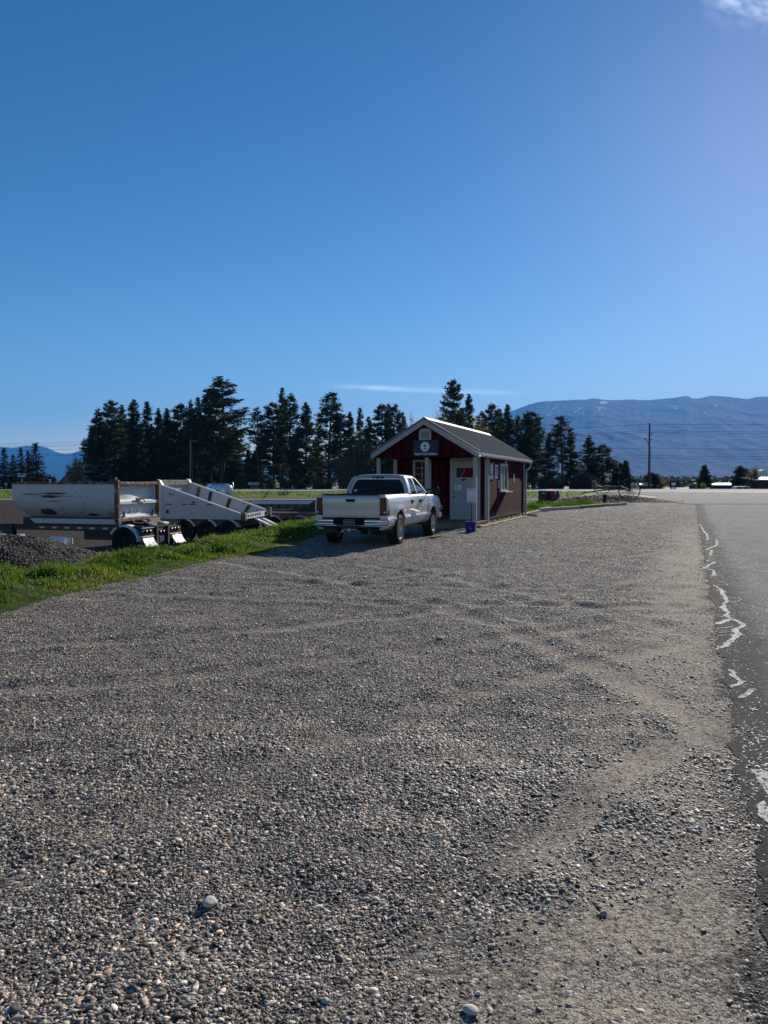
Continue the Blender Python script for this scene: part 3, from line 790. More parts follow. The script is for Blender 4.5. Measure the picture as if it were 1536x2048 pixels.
ribbon('road_mark', [(1398,1048),(1405,1062),(1412,1075),(1411,1080),(1428,1079),(1424,1090),(1408,1099),(1420,1100),(1419,1108),(1424,1111)], .10, 'farthest thin white zigzag on the asphalt edge', 1, frag=.4)
ribbon('road_mark', [(1412,1120),(1430,1124),(1418,1130),(1412,1136),(1428,1140),(1430,1150),(1420,1151)], .09, 'white squiggle below the farthest zigzag on the road edge', 2)
ribbon('road_mark', [(1430,1124),(1452,1121),(1470,1115)], .02, 'thin white curved line running out onto the road', 3, frag=.15)
ribbon('road_mark', [(1430,1169),(1470,1169.5),(1536,1169.5),(1600,1170)], .035, 'long straight white line across the asphalt', 4, frag=.12)
ribbon('road_mark', [(1430,1169),(1440,1180),(1448,1192),(1456,1202),(1452,1215),(1466,1224),(1460,1236)], .10, 'white branching streak starting under the straight line', 5)
ribbon('road_mark', [(1440,1196),(1462,1194),(1480,1198),(1468,1206),(1456,1202)], .05, 'small white loop beside the branching streak', 6, frag=.3)
ribbon('road_mark', [(1434,1248),(1452,1240),(1466,1238),(1480,1248),(1470,1258),(1478,1268),(1468,1282),(1452,1292),(1434,1296)], .13, 'largest white blotchy curl on the asphalt edge', 7)
for k, (v0, v1) in enumerate(((1233,1229),(1256,1252),(1264,1262),(1272,1268))):
    ribbon('road_mark', [(1432,v0),(1448,(v0+v1)/2),(1470,v1)], .045, ['uppermost white finger beside the largest curl','second white finger from the top of the largest curl','third white finger from the top of the largest curl','lowest white finger beside the largest curl'][k], 8+k, frag=.3)
ribbon('road_mark', [(1454,1337),(1474,1344),(1488,1358),(1498,1362),(1480,1370),(1462,1374)], .09, 'white hook shaped mark in the middle of the near asphalt', 14)
ribbon('road_mark', [(1472,1394),(1490,1386),(1502,1378),(1508,1376)], .09, 'short white blotch under the hook shaped mark', 15)
ribbon('road_mark', [(1498,1414),(1518,1419)], .07, 'faint white mark below the short blotch', 16)
ribbon('road_mark', [(1500,1538),(1520,1545),(1528,1560),(1545,1580),(1560,1610)], .12, 'nearest wide white mark at the right edge', 17)
ribbon('road_mark', [(1530,1600),(1536,1630),(1548,1650)], .08, 'last white mark cut by the right edge', 18)

# ================================================================ the red building
A0 = Vector((3.22, 26.2, 0)); RZ = R(-20.5)
def siding(name, col, pitch=.1):
    m, n, l, b = newmat(name); t = NT(m); o = t.obj()
    s = n.new('ShaderNodeSeparateXYZ'); l.new(o, s.inputs[0]); xy = t.math('ADD', s.outputs[0], s.outputs[1])
    fr = t.math('FRACT', t.math('DIVIDE', xy, pitch)); gr = t.math('ABSOLUTE', t.math('SUBTRACT', fr, .5))
    k = t.sstep(gr, .36, .44)
    c = t.mix(t.noise(t.mapping(o, (9, 9, .8)), 2.0, 6, .7), [x*.72 for x in col], [x*1.3 for x in col])
    c = t.mix(t.math('MULTIPLY', t.sstep(t.noise(t.mapping(o,(20,20,1.5)), 3, 5), .6, .8), .15), c, (.13,.07,.075))
    c = t.mix(t.math('MULTIPLY', t.sstep(t.math('ADD', s.outputs[2], t.math('MULTIPLY_ADD', t.noise(o, 2.5, 5, .7), .6, -.3)), .5, .22), .5), c, (.12,.09,.075))
    c = t.mix(t.math('MULTIPLY', k, .85), c, [x*.4 for x in col])
    l.new(c, b.inputs['Base Color']); b.inputs['Roughness'].default_value = .9; b.inputs['Specular IOR Level'].default_value = .04
    l.new(t.bump(t.math('SUBTRACT', 1.0, k), .8, .012), b.inputs['Normal'])
    return m
M['siding'] = siding('barn_red_siding', (.044,.008,.012), .3)
M['soffit'] = simple('soffit', (.3,.3,.3), .7)
shed = empty('small_red_building', A0, RZ, 'small dark red shop building with a grey metal gable roof and a front porch', 'building')
EV, XR, XL, YF, YB, RIDGE = 2.55, -.12, -3.76, 1.97, 9.25, 3.74
XM = -1.94
def rz_(x): return RIDGE - abs(x-XM)*(RIDGE-EV)/1.94            # underside line of the roof
b = MB()
t_ = .1
b.prism([(XL,.2),(XR,.2),(XR,rz_(XR)-.06),(XM,RIDGE-.06),(XL,rz_(XL)-.06)], YF, YF+t_, 'xz')
b.prism([(XL,.2),(XR,.2),(XR,rz_(XR)-.06),(XM,RIDGE-.06),(XL,rz_(XL)-.06)], YB-t_, YB, 'xz')
b.box(XR-t_, XR, YF+t_, YB-t_, .2, rz_(XR)-.06); b.box(XL, XL+t_, YF+t_, YB-t_, .2, rz_(XL)-.06)
b.build('wall', M['siding'], shed)
b = MB()
b.prism([(XL+.02,2.44),(XR-.02,2.44),(XR-.02,rz_(XR)-.07),(XM,RIDGE-.07),(XL+.02,rz_(XL)-.07)], .12, .2, 'xz')
b.build('gable_wall', M['siding'], shed)
# roof: ribbed sheet metal, two slopes
def roofmat():
    m, n, l, b = newmat('grey_roof_metal'); t = NT(m); o = t.obj()
    l.new(t.mix(t.noise(t.mapping(o,(1,4,1)), 1.5, 5), (.12,.135,.145), (.165,.18,.19)), b.inputs['Base Color'])
    b.inputs['Metallic'].default_value = 0; b.inputs['Roughness'].default_value = .85; b.inputs['Specular IOR Level'].default_value = .08; return m
M['roof'] = roofmat()
def slope(side):
    mb = MB(); n = 40; Y0, Y1 = -.02, 10.02
    ex = XM + side*1.94
    ys = []; zs = []
    y = Y0
    while y < Y1-.001:
        for dy, dz in ((0,0),(.15,0),(.17,.04),(.21,.04),(.23,0)):
            ys.append(min(y+dy, Y1)); zs.append(dz)
        y += .3
    ys.append(Y1); zs.append(0)
    top = [[(XM, a, RIDGE+.05+c) for a, c in zip(ys, zs)], [(ex, a, EV+.05+c) for a, c in zip(ys, zs)]]
    mb.grid(top, sm=False)
    mb.grid([[(XM, a, RIDGE) for a in ys], [(ex, a, EV) for a in ys]], m=1, sm=False)
    mb.grid([top[1], [(ex, a, EV) for a in ys]], sm=False)
    return mb.build('roof', [M['roof'], M['soffit']], shed, fix=False)
rf = slope(1); slope(-1)
b = MB()
dz = (RIDGE-EV)/1.94
b.prism([(XM-.14, RIDGE+.085-.14*dz),(XM, RIDGE+.085),(XM+.14, RIDGE+.085-.14*dz),(XM+.14, RIDGE+.10-.14*dz),(XM, RIDGE+.115),(XM-.14, RIDGE+.10-.14*dz)], -.04, 10.04, 'xz')
b.build('ridge_cap', M['white_trim'], rf)
b = MB()
for yy0, yy1 in ((-.07,-.025), (10.025,10.06)):
    for s_ in (-1, 1):
        b.prism([(XM, RIDGE-.16),(XM+s_*1.97, EV-.16),(XM+s_*1.97, EV+.02),(XM, RIDGE+.02)], yy0, yy1, 'xz')
b.build('barge_board', M['white_trim'], shed)
b = MB()
for yy0, yy1 in ((-.085,.06), (9.94,10.075)):
    for s_ in (-1, 1):
        b.prism([(XM, RIDGE+.082),(XM+s_*1.98, EV+.082),(XM+s_*1.98, EV+.094),(XM, RIDGE+.094)], yy0, yy1, 'xz')
        b.prism([(XM, RIDGE+.021),(XM+s_*1.98, EV+.021),(XM+s_*1.98, EV+.082),(XM, RIDGE+.082)], yy0 if yy0 < 1 else yy1-.02, (yy0+.02) if yy0 < 1 else yy1, 'xz')
b.build('roof_edge_trim', M['roof'], shed)
# gutter along the right eave with a downspout at the far corner
b = MB()
prof = [(.0,.03),(.0,-.09),(.03,-.11),(.08,-.11),(.115,-.06),(.12,.03),(.11,.03),(.1,-.05),(.075,-.09),(.03,-.09),(.012,-.07),(.012,.03)]
b.prism([(.0+x, EV+.0+z) for x, z in prof], -.02, 10.12, 'xz')
b.build('gutter', M['white_trim'], shed)
b = MB(); b.tube([(.06,9.95,EV-.1),(.05,9.9,EV-.28),(-.06,9.5,EV-.45),(-.06,9.38,EV-.6),(-.06,9.36,.25),(.04,9.2,.1),(.55,8.75,.07)], .045, 8)
b.build('downspout', M['white_trim'], shed)
# corner boards and posts
b = MB(); b.box(XR-.12, XR+.02, YF-.024, YF-.002, .2, EV-.12); b.box(XR+.002, XR+.024, YF, YF+.1, .2, EV-.13); b.build('corner_board', M['white_trim'], shed)
b = MB(); b.box(XL-.02, XL+.12, YF-.024, YF-.002, .2, EV-.12); b.build('corner_board', M['white_trim'], shed)
b = MB(); b.box(XR+.002, XR+.024, YB-.1, YB+.02, .2, EV-.13); b.build('corner_board', M['white_trim'], shed)
for xx in (-.16, XM+.05, -3.70):
    b = MB(); b.bbox(xx-.06, xx+.06, .1, .22, .2, 2.44, .008); b.build('porch_post', M['white_trim'], shed)
b = MB(); b.box(XL+.05, XR-.05, .21, .3, 2.44, 2.56); b.build('porch_beam', M['siding'], shed)
b = MB(); b.box(XL+.03, XR-.03, .3, YF-.03, 2.5, 2.53); b.build('porch_ceiling', M['soffit'], shed)
# deck and foundation
b = MB(); y = .02
while y < YF-.05:
    b.box(XL-.02, XR+.04, y, y+.135, .16, .2); y += .145
b.build('porch_deck', M['wood'], shed)
b = MB()
x = XL
while x < XR-.02:
    b.box(x, x+.2, .05, .12, -.1, .15); x += .205
y = .15
while y < YB:
    h = .13+.02*math.sin(y*7); b.box(XR-.04, XR+.03+.01*math.sin(y*5), y, y+.29, -.1, h); y += .3
b.box(XL+.1, XR-.1, .15, YB, -.1, .15)
b.build('foundation_skirt', M['wood_pale'], shed)
b = MB(); b.tube([(XR+.09, y, .03+.012*math.sin(y*4)) for y in np.arange(.1, 9.4, .4)], .045, 6); b.build('ground_timber', M['wood_pale'], shed)
# gable vent
b = MB(); vx, vz = XM+.0, 3.13
arch = [(vx+.22*math.cos(a), vz+.21+.12*math.sin(a)) for a in np.linspace(0, math.pi, 13)]
b.prism([(vx-.22,vz-.08)] + [(vx+.22,vz-.08)] + arch, .085, .118, 'xz')
vent = b.build('gable_vent', M['white_trim'], shed)
b = MB(); b.box(vx-.145, vx+.145, .078, .084, vz-.03, vz+.22)
for k in range(6): b.box(vx-.145, vx+.145, .066, .079, vz-.03+k*.042, vz-.008+k*.042)
b.build('louvre', simple('vent_grey_blue', (.2,.23,.28), .6), vent)
# gable sign with round emblem and name
def sign_panel(parent, xc, y, zc, w, h, name='name_sign'):
    b = MB(); b.bbox(xc-w/2, xc+w/2, y-.022, y, zc-h/2, zc+h/2, .004); return b.build(name, M['navy'], parent)
gs = sign_panel(shed, XM+.03, .116, 2.765, .92, .55)
gs['label'] = 'dark navy sign with a round pale emblem over the shop name'
def emblem(parent, cx, cz, rr, y, rot=None):
    """pale disc with a dark flame drop, a small dark diamond under it and two small marks"""
    Mx = rot or Matrix.Identity(4)
    b = MB(); n = 40
    b.prism([(cx+rr*math.cos(a), cz+rr*math.sin(a)) for a in np.linspace(0, 2*math.pi, n, endpoint=False)], y-.006, y, 'xz', M=Mx)
    d = b.build('emblem_disc', M['logo_white'], parent)
    b = MB()
    drop = [(0,.74),(.05,.5),(.13,.32),(.19,.14),(.16,.0),(.08,-.08),(0,-.12),(-.08,-.08),(-.16,.0),(-.19,.14),(-.13,.32),(-.05,.5)]
    b.prism([(cx+a*rr, cz+c*rr) for a, c in drop], y-.009, y-.0065, 'xz', M=Mx)
    dia = [(0,-.2),(.17,-.28),(.12,-.42),(.16,-.5),(0,-.62),(-.16,-.5),(-.12,-.42),(-.17,-.28)]
    b.prism([(cx+a*rr, cz+c*rr) for a, c in dia], y-.009, y-.0065, 'xz', M=Mx)
    for s_ in (-1, 1):
        q = [(.58,-.26),(.68,-.4),(.62,-.5),(.5,-.48),(.44,-.44),(.52,-.36)]
        b.prism([(cx+s_*a*rr, cz+c*rr) for a, c in q], y-.009, y-.0065, 'xz', M=Mx)
    b.prism([(cx-.04*rr,cz-.86*rr),(cx+.03*rr,cz-.86*rr),(cx+.04*rr,cz-.7*rr),(cx-.03*rr,cz-.7*rr)], y-.009, y-.0065, 'xz', M=Mx)
    b.build('emblem_mark', M['ink'], parent)
emblem(gs, XM+.0, 2.815, .168, .094)
text('lettering', "Pete's Fried Chicken", .118, M['letter'], gs, (XM+.03, .092, 2.565), (math.pi/2, 0, 0), .001, sx=.83, bold=.0015)
# porch window with red curtain
def frame_rect(b, x0, x1, z0, z1, w, y0, y1, m=0):
    b.box(x0, x0+w, y0, y1, z0, z1, m); b.box(x1-w, x1, y0, y1, z0, z1, m)
    b.box(x0+w, x1-w, y0, y1, z1-w, z1, m); b.box(x0+w, x1-w, y0, y1, z0, z0+w, m)
b = MB(); frame_rect(b, -3.0, -2.28, 1.1, 2.42, .09, YF-.04, YF-.002)
win = b.build('porch_window', M['white_trim'], shed)
b = MB()
b.box(-2.655, -2.625, YF-.036, YF-.016, 1.19, 2.33)
for k in range(1, 5): b.box(-2.91, -2.37, YF-.034, YF-.018, 1.19+k*.228-.011, 1.19+k*.228+.011)
b.build('glazing_bars', M['white_trim'], win)
b = MB(); b.grid([[(-2.91+.54*i/30, YF-.008+.004*math.sin(i*1.7), z) for i in range(31)] for z in (1.19, 2.33)]); b.build('curtain', M['pink_cloth'], win)
# door
b = MB(); frame_rect(b, -1.54, -.40, .2, 2.47, .1, YF-.05, YF-.003)
dr = b.build('front_door', M['white_trim'], shed)
b = MB(); b.box(-1.435, -.505, YF-.03, YF-.004, .22, 2.36)
M['door'] = simple('white_door_shaded', (.29,.335,.385), .5, var=.05, dirt=(.18,.2,.23), dscale=2, damt=.35)  # white door; the porch shade is put into this darker blue-grey
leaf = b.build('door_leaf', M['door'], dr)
for z0 in (.36,):
    b = MB()
    for x0 in (-1.30, -.92): frame_rect(b, x0, x0+.33, .4, .95, .02, YF-.036, YF-.031)
    for x0 in (-1.30, -.92): frame_rect(b, x0, x0+.33, 1.05, 1.62, .02, YF-.036, YF-.031)
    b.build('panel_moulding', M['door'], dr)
b = MB(); frame_rect(b, -1.33, -.61, 1.72, 2.14, .03, YF-.045, YF-.031); b.build('door_window_frame', M['white_trim'], dr)
b = MB(); b.box(-1.30, -.64, YF-.036, YF-.0315, 1.75, 2.11); b.build('door_glass', M['ink'], dr)
b = MB(); 
cur = [(-.98,2.105),(-.645,2.105),(-.645,1.755),(-1.12,1.755),(-1.03,1.9)]
b.prism(cur, YF-.039, YF-.0365, 'xz'); b.build('door_curtain', M['red_cloth'], dr)
b = MB()
for x0 in (-1.14,-.97,-.81): b.box(x0-.006, x0+.006, YF-.042, YF-.0395, 1.75, 2.11)
b.box(-1.30, -.64, YF-.042, YF-.0395, 1.925, 1.937); b.build('door_glazing_bars', M['ink'], dr)
b = MB(); b.tube([(-.99,YF-.046,2.1),(-1.02,YF-.048,1.95),(-1.07,YF-.048,1.85),(-1.13,YF-.046,1.76)], .005, 5); b.build('cord', M['letter'], dr)
b = MB(); b.prism([(-1.1,1.7),(-.88,1.7),(-1.1,1.6)], YF-.038, YF-.032, 'xz'); b.build('pennant', M['ink'], dr)
text('door_number', '101', .075, simple('bronze_number', (.2,.15,.12), .5), dr, (-1.0, YF-.053, 2.25), (math.pi/2,0,0), .001)
b = MB(); b.box(-1.37, -1.12, YF-.034, YF-.0315, 1.28, 1.48); pn = b.build('paper_notice', simple('paper', (.62,.64,.68), .8), dr)
b = MB(); b.box(-1.34, -1.24, YF-.0365, YF-.035, 1.43, 1.445)
for k in range(4): b.box(-1.35, -1.16+.02*(k % 2), YF-.0365, YF-.035, 1.38-k*.022, 1.384-k*.022)
b.build('print_lines', M['ink'], pn)
for z_, rr in ((1.2,.022),(1.03,.03)):
    b = MB(); b.lathe([(0,-.035),(rr*.6,-.035),(rr,-.02),(rr,-.01),(rr*.5,0)], 14, axis='y', M=Matrix.Translation((-1.39, YF-.03, z_))); b.build('door_knob', M['iron'], dr)
# outlet box on the porch wall, foot mat, porch light
b = MB(); b.bbox(-1.93, -1.84, YF-.03, YF-.002, .58, .72, .006); ob = b.build('outlet_cover', M['white_trim'], shed)
b = MB(); b.box(-1.90, -1.87, YF-.034, YF-.031, .61, .69); b.build('socket', M['ink'], ob)
b = MB(); b.lathe([(.05,0),(.05,.03),(.035,.1),(0,.1)], 12, axis='y', M=Matrix.Translation((-2.0, YF-.1, 2.3))); b.build('porch_light', M['iron'], shed)
# right wall: sliding order window, shelf, lamp, signs (local x = XR is the wall face)
Y0, Y1, Z0, Z1 = 3.95, 5.33, 1.22, 2.30
b = MB()
b.box(XR+.002, XR+.06, Y0, Y0+.1, Z0, Z1); b.box(XR+.002, XR+.06, Y1-.1, Y1, Z0, Z1); b.box(XR+.002, XR+.06, Y0+.1, Y1-.1, Z1-.1, Z1); b.box(XR+.002, XR+.06, Y0+.1, Y1-.1, Z0, Z0+.06)
ow = b.build('order_window', M['white_trim'], shed)
b = MB(); b.box(XR+.01, XR+.05, Y0+.34, Y0+.42, Z0+.06, Z1-.1); b.box(XR+.01, XR+.05, Y0+.1, Y0+.16, Z0+.06, Z1-.1); b.box(XR+.01,XR+.05,Y0+.66,Y0+.72,Z0+.06,Z1-.1); b.build('sash', M['white_trim'], ow)
b = MB(); b.box(XR+.004, XR+.012, Y0+.16, Y0+.34, Z0+.06, Z1-.1); b.box(XR+.004, XR+.012, Y0+.42, Y1-.1, Z0+.06, Z1-.1); b.build('pane', M['glass_blue'], ow)
b = MB(); b.box(XR+.002, XR+.27, Y0-.02, Y1+.02, Z0-.045, Z0-.005); sh = b.build('serving_shelf', M['white_trim'], ow)
b = MB(); b.tube([(XR+.01, 4.6, Z0-.22),(XR+.1, 4.6, Z0-.16),(XR+.22, 4.6, Z0-.05)], .012, 6); b.build('shelf_bracket', M['steel'], sh)
b = MB(); b.lathe([(0,0),(.03,0),(.06,.1),(.07,.12),(0,.12)], 14, axis='x', M=Matrix.Translation((XR, 4.75, 2.40)) @ Matrix.Rotation(.5, 4, 'Y')); b.build('wall_lamp', M['white_met'], shed)
b = MB(); b.bbox(XR+.004, XR+.022, 2.10, 2.85, 1.67, 2.31, .004); ws = b.build('logo_sign', M['navy'], shed); ws['label'] = 'navy sign with the emblem on the side wall'
RXW = Matrix.Translation((XR+.022, 0, 0)) @ Matrix.Rotation(math.pi/2, 4, 'Z')
emblem(ws, 2.45, 2.06, .2, 0, RXW)
text('lettering', "Pete's Fried Chicken", .085, M['letter'], ws, (XR+.024, 2.48, 1.80), (math.pi/2, 0, math.pi/2), .001, sx=.75, bold=.001)
text('lettering', "EST", .06, M['letter'], ws, (XR+.024, 2.45, 1.72), (math.pi/2, 0, math.pi/2), .001, bold=.003)
b = MB(); b.box(XR+.004, XR+.012, 3.12, 3.62, 1.73, 2.235); po = b.build('poster', simple('poster_lilac_white', (.6,.57,.66), .6, var=.05), shed)
b = MB()
for (a0,a1,c0,c1) in ((3.2,3.55,2.07,2.17),(3.2,3.5,1.93,2.04),(3.3,3.55,1.85,1.9),(3.22,3.42,1.8,1.84),(3.4,3.5,1.76,1.82)): b.box(XR+.0125, XR+.0145, a0, a1, c0, c1)
b.build('printed_blocks', simple('poster_violet', (.07,.06,.16), .6), po)
b = MB(); b.box(XR+.004, XR+.014, 3.66, 3.86, 1.33, 1.67); vs_ = b.build('narrow_wall_plate', simple('slate_plate', (.12,.16,.2), .6), shed)
b = MB()
for k, (a0, a1) in enumerate(((3.68,.07),(3.7,.1),(3.68,.08),(3.72,.1),(3.68,.1))): b.box(XR+.0145, XR+.0165, a0, a0+a1+.03, 1.35+k*.065, 1.39+k*.065)
b.build('white_marks', M['letter'], vs_)
b = MB(); b.box(XR+.004, XR+.012, 6.8, 6.98, 1.64, 1.92); st = b.build('small_notice', simple('notice_white_red', (.75,.55,.55), .6), shed)
b = MB(); b.box(XR+.004, XR+.012, 6.82, 6.96, 1.56, 1.61); b.build('small_notice', M['letter'], shed)

# ---- board sign on a pole standing in a blue bucket
bk = empty('bucket_sign', onz(942, 1064.5), R(-16), 'white board on a thin pole standing in a square blue bucket by the porch', 'sign')
b = MB()
b.add([(-.14,-.14,0),(.14,-.14,0),(.14,.14,0),(-.14,.14,0),(-.165,-.165,.34),(.165,-.165,.34),(.165,.165,.34),(-.165,.165,.34)], [(0,3,2,1),(0,1,5,4),(1,2,6,5),(2,3,7,6),(3,0,4,7),(4,5,6,7)])
b.box(-.18,.18,-.18,.18,.31,.345)
bu = b.build('bucket', M['blue_bucket'], bk)
b = MB(); b.box(-.06,.0,-.166,-.16,.18,.2); b.box(-.02,.05,-.166,-.16,.13,.15); b.box(.03,.05,-.167,-.161,.09,.17); b.build('printed_label', simple('faded_print', (.15,.2,.55), .5), bu)
b = MB(); b.tube([(.02,0,.05),(.015,0,.95)], .014, 8); b.build('pole', M['pole_wood'], bk)
b = MB(); b.bbox(-.135,.145,-.03,-.015,.94,1.39,.004); bd = b.build('board', simple('white_board', (.66,.66,.74), .5, var=.03), bk)
b = MB(); b.box(-.15,.155,-.036,-.010,.925,.945); b.box(-.14,.15,-.036,-.010,1.385,1.4); b.build('board_edge', M['white_trim'], bd)
# header and footer lines of print too blurred to read; the code between them is left out
b = MB()
for x0, x1 in ((-.10,-.085),(-.08,-.055),(-.05,-.03),(-.025,.01),(.015,.045),(.05,.075),(.08,.11)): b.box(x0, x1, -.033, -.0305, 1.325, 1.345)
b.build('print', M['ink'], bd); b = MB()
for x0, x1 in ((-.07,-.05),(-.045,-.02),(-.01,.01),(.015,.04),(.045,.065)): b.box(x0, x1, -.033, -.0305, .975, .993)
b.build('print', M['ink'], bd)

# ================================================================ pickup truck
tr = empty('pickup_truck', (-.49, 19.85, 0), R(-17.4), 'silver crew cab pickup truck parked with its tailgate towards the camera', 'pickup truck'); tr.scale = (.97, .97, .97)
WB, WR = 3.62, .395
def halfw(y, z):
    """half width of the body side at length y and height z"""
    zs = [.42,.52,.66,.70,.735,.95,1.12,1.24,1.30,1.34]
    ws = [.86,.92,.968,.985,.945,.985,.982,.955,.915,.87]
    w = float(np.interp(z, zs, ws))
    for cy in (0, WB):
        d = math.hypot(y-cy, z-.42)
        w += .03*math.exp(-((d-.50)/.12)**2)*(z > .35)
    # the bed and front fenders bulge, the cab doors are a little flatter
    if y > 1.0 and y < 3.05: w -= .012
    w -= .05*max(0, (y-3.9)/.8)**2 + .03*max(0, (-.9-y)/.4)**2
    return w
def arch_z(y):
    z = .44 + .0*y
    for cy in (0, WB):
        r_ = .505
        if abs(y-cy) < r_: z = max(z, .40 + math.sqrt(r_*r_-(y-cy)**2))
    return z
def top_z(y):
    if y < .98: return 1.315
    if y < 3.12: return 1.30 - .02*(y-1)/2
    return float(np.interp(y, [3.12,3.6,4.3,4.62,4.72], [1.275,1.25,1.2,1.08,.95]))
def skin(y0, y1, zt=None, nrow=18, inset=0.0):
    ys = sorted(set([round(v, 4) for v in np.arange(y0, y1, .045)] + [y1] + [v for cy in (0, WB) for v in (cy-.504, cy+.504, cy-.49, cy+.49, cy-.45, cy+.45) if y0 < v < y1]))
    out = []
    for sgn in (1, -1):
        g_ = []
        for y in ys:
            zb, zt_ = arch_z(y), (zt or top_z(y))
            row = []
            crit = [.66,.70,.735]
            zz = np.linspace(zb, zt_, nrow)
            for c_ in crit:
                if zb < c_ < zt_:
                    k = int(np.argmin(abs(zz-c_))); 
                    if 0 < k < nrow-1: zz[k] = c_
            zz = np.sort(zz)
            for z in zz: row.append((sgn*(halfw(y, z)-inset), y, float(z)))
            g_.append(row)
        out.append(g_)
    return out
def inner_lip(g_, dx):
    """returns from each border of the skin inward so that the panel has thickness"""
    res = []
    for row in ([r_[0] for r_ in g_], [r_[-1] for r_ in g_], g_[0], g_[-1]):
        s_ = 1 if row[0][0] > 0 else -1
        res.append([row, [(p[0]-s_*dx, p[1], p[2]) for p in row]])
    return res
def side_part(name, y0, y1, dx=.05):
    parts = []
    for k, g_ in enumerate(skin(y0, y1)):
        mb = MB(); mb.grid(g_)
        for q in inner_lip(g_, dx): mb.grid(q, sm=False)
        parts.append(mb.build(name, M['silver'], tr))
    return parts
bed = side_part('bed_side', -1.10, 1.0, .12)
rd = side_part('rear_door', 1.01, 1.88)
fd = side_part('front_door', 1.89, 2.98)
fe = side_part('front_fender', 2.99, 4.70)
# bed floor, inner walls, rails; hood; underbody
b = MB()
b.box(-.80,.80,-1.02,.96,.78,.80); b.box(-.82,-.78,-1.02,.96,.80,1.31); b.box(.78,.82,-1.02,.96,.80,1.31); b.box(-.82,.82,.93,.97,.80,1.31)
b.build('bed_liner', M['black'], tr)
b = MB()
for s_ in (-1,1):
    b.grid([[(s_*.88,y,1.316),(s_*.80,y,1.322),(s_*.775,y,1.31)] for y in (-1.1,-.5,0,.5,.98)], sm=False)
b.build('bed_rail_cap', M['black'], tr)
b = MB()
g_ = []
for y in (3.0,3.2,3.6,4.0,4.3,4.55,4.68,4.73):
    zt = top_z(y); w = halfw(y, zt)
    g_.append([(w*k, y, zt + .055*(1-k*k)*(1 if y < 4.5 else .5) + (.02 if abs(k) > .5 and abs(k) < .8 else 0)) for k in (-1,-.85,-.66,-.45,-.2,0,.2,.45,.66,.85,1)])
b.grid(g_); b.grid([g_[-1], [(p[0], p[1]+.03, .62) for p in g_[-1]]], sm=False)
b.build('hood', M['silver'], tr)
b = MB(); b.box(-.62,.62,4.74,4.80,.72,1.02); b.build('grille', M['black'], tr)
b = MB(); b.bbox(-.95,.95,4.70,4.92,.48,.70,.04); b.build('front_bumper', M['chrome'], tr)
for s_ in (-1,1):
    b = MB(); b.bbox(s_*.79-.15, s_*.79+.15, 4.62, 4.77, .80, 1.02, .03); b.build('headlight', M['lens'], tr)
b = MB()
b.box(-.5,-.42,-1.05,4.5,.42,.56); b.box(.42,.5,-1.05,4.5,.42,.56)
b.box(-.84,.84,-.5,4.55,.55,.62)
b.tube([(-.75,0,.40),(.75,0,.40)], .05, 10); b.lathe([(0,-.15),(.14,-.06),(.14,.06),(0,.15)], 14, axis='x', M=Matrix.Translation((0,0,.38)))
b.tube([(-.75,WB,.42),(.75,WB,.42)], .05, 10)
b.tube([(.05,0,.40),(.05,2.2,.5)], .05, 8); b.box(-.72,-.40,-1.05,-.6,.35,.62)
b.tube([(.55,-1.12,.40),(.55,.8,.45)], .035, 8)
# inner wheel wells
for cy in (0, WB):
    for s_ in (-1,1):
        b.grid([[(s_*w_, cy+.5*math.cos(a), .40+.5*math.sin(a)) for w_ in (.55,.95)] for a in np.linspace(-.1, math.pi+.1, 18)])
b.build('chassis', M['frame'], tr)
# greenhouse
def cabsec(z):
    """outline of the cab at height z: rear y, front y, half width rear, half width front"""
    t = (z-1.27)/(1.83-1.27)
    return (1.03+.13*t, 3.22-.98*t, .93-.165*t - .02*t*t, .91-.20*t)
pill = MB(); zb, zt = 1.27, 1.745
def cp_(z, side, y):
    y0, y1, w0, w1 = cabsec(z); k = (y-y0)/(y1-y0); w = w0+(w1-w0)*k**2
    return (side*w, y, z)
def qz(a, z0=1.30, z1=1.725): return z0 + (z1-z0)*a
# roof shell with rounded edges
rg = []
ny_, nx_ = 14, 17
y0, y1, w0, w1 = cabsec(1.77)
for i in range(ny_+1):
    k = i/ny_; y = y0-.02 + (y1-y0+.06)*k; w = (w0+(w1-w0)*k**2)
    row = []
    for j in range(nx_+1):
        s_ = -1+2*j/nx_; 
        e = max(0, 1-abs(s_)**5)**.5; f = (max(0, 1-abs(2*k-1)**7))**.5
        row.append((w*s_*(1.0), y, 1.73 + .115*e*f + .012*(1-s_*s_)))
    rg.append(row)
b = MB(); b.grid(rg)
und = [[(p[0]*.98, p[1], 1.715) for p in row] for row in rg]
b.grid([rg[0], und[0]], sm=False); b.grid([rg[-1], und[-1]], sm=False)
b.grid([[r_[0] for r_ in rg], [r_[0] for r_ in und]], sm=False); b.grid([[r_[-1] for r_ in rg], [r_[-1] for r_ in und]], sm=False)
b.grid(und, sm=False)
roof = b.build('roof', M['silver'], tr)
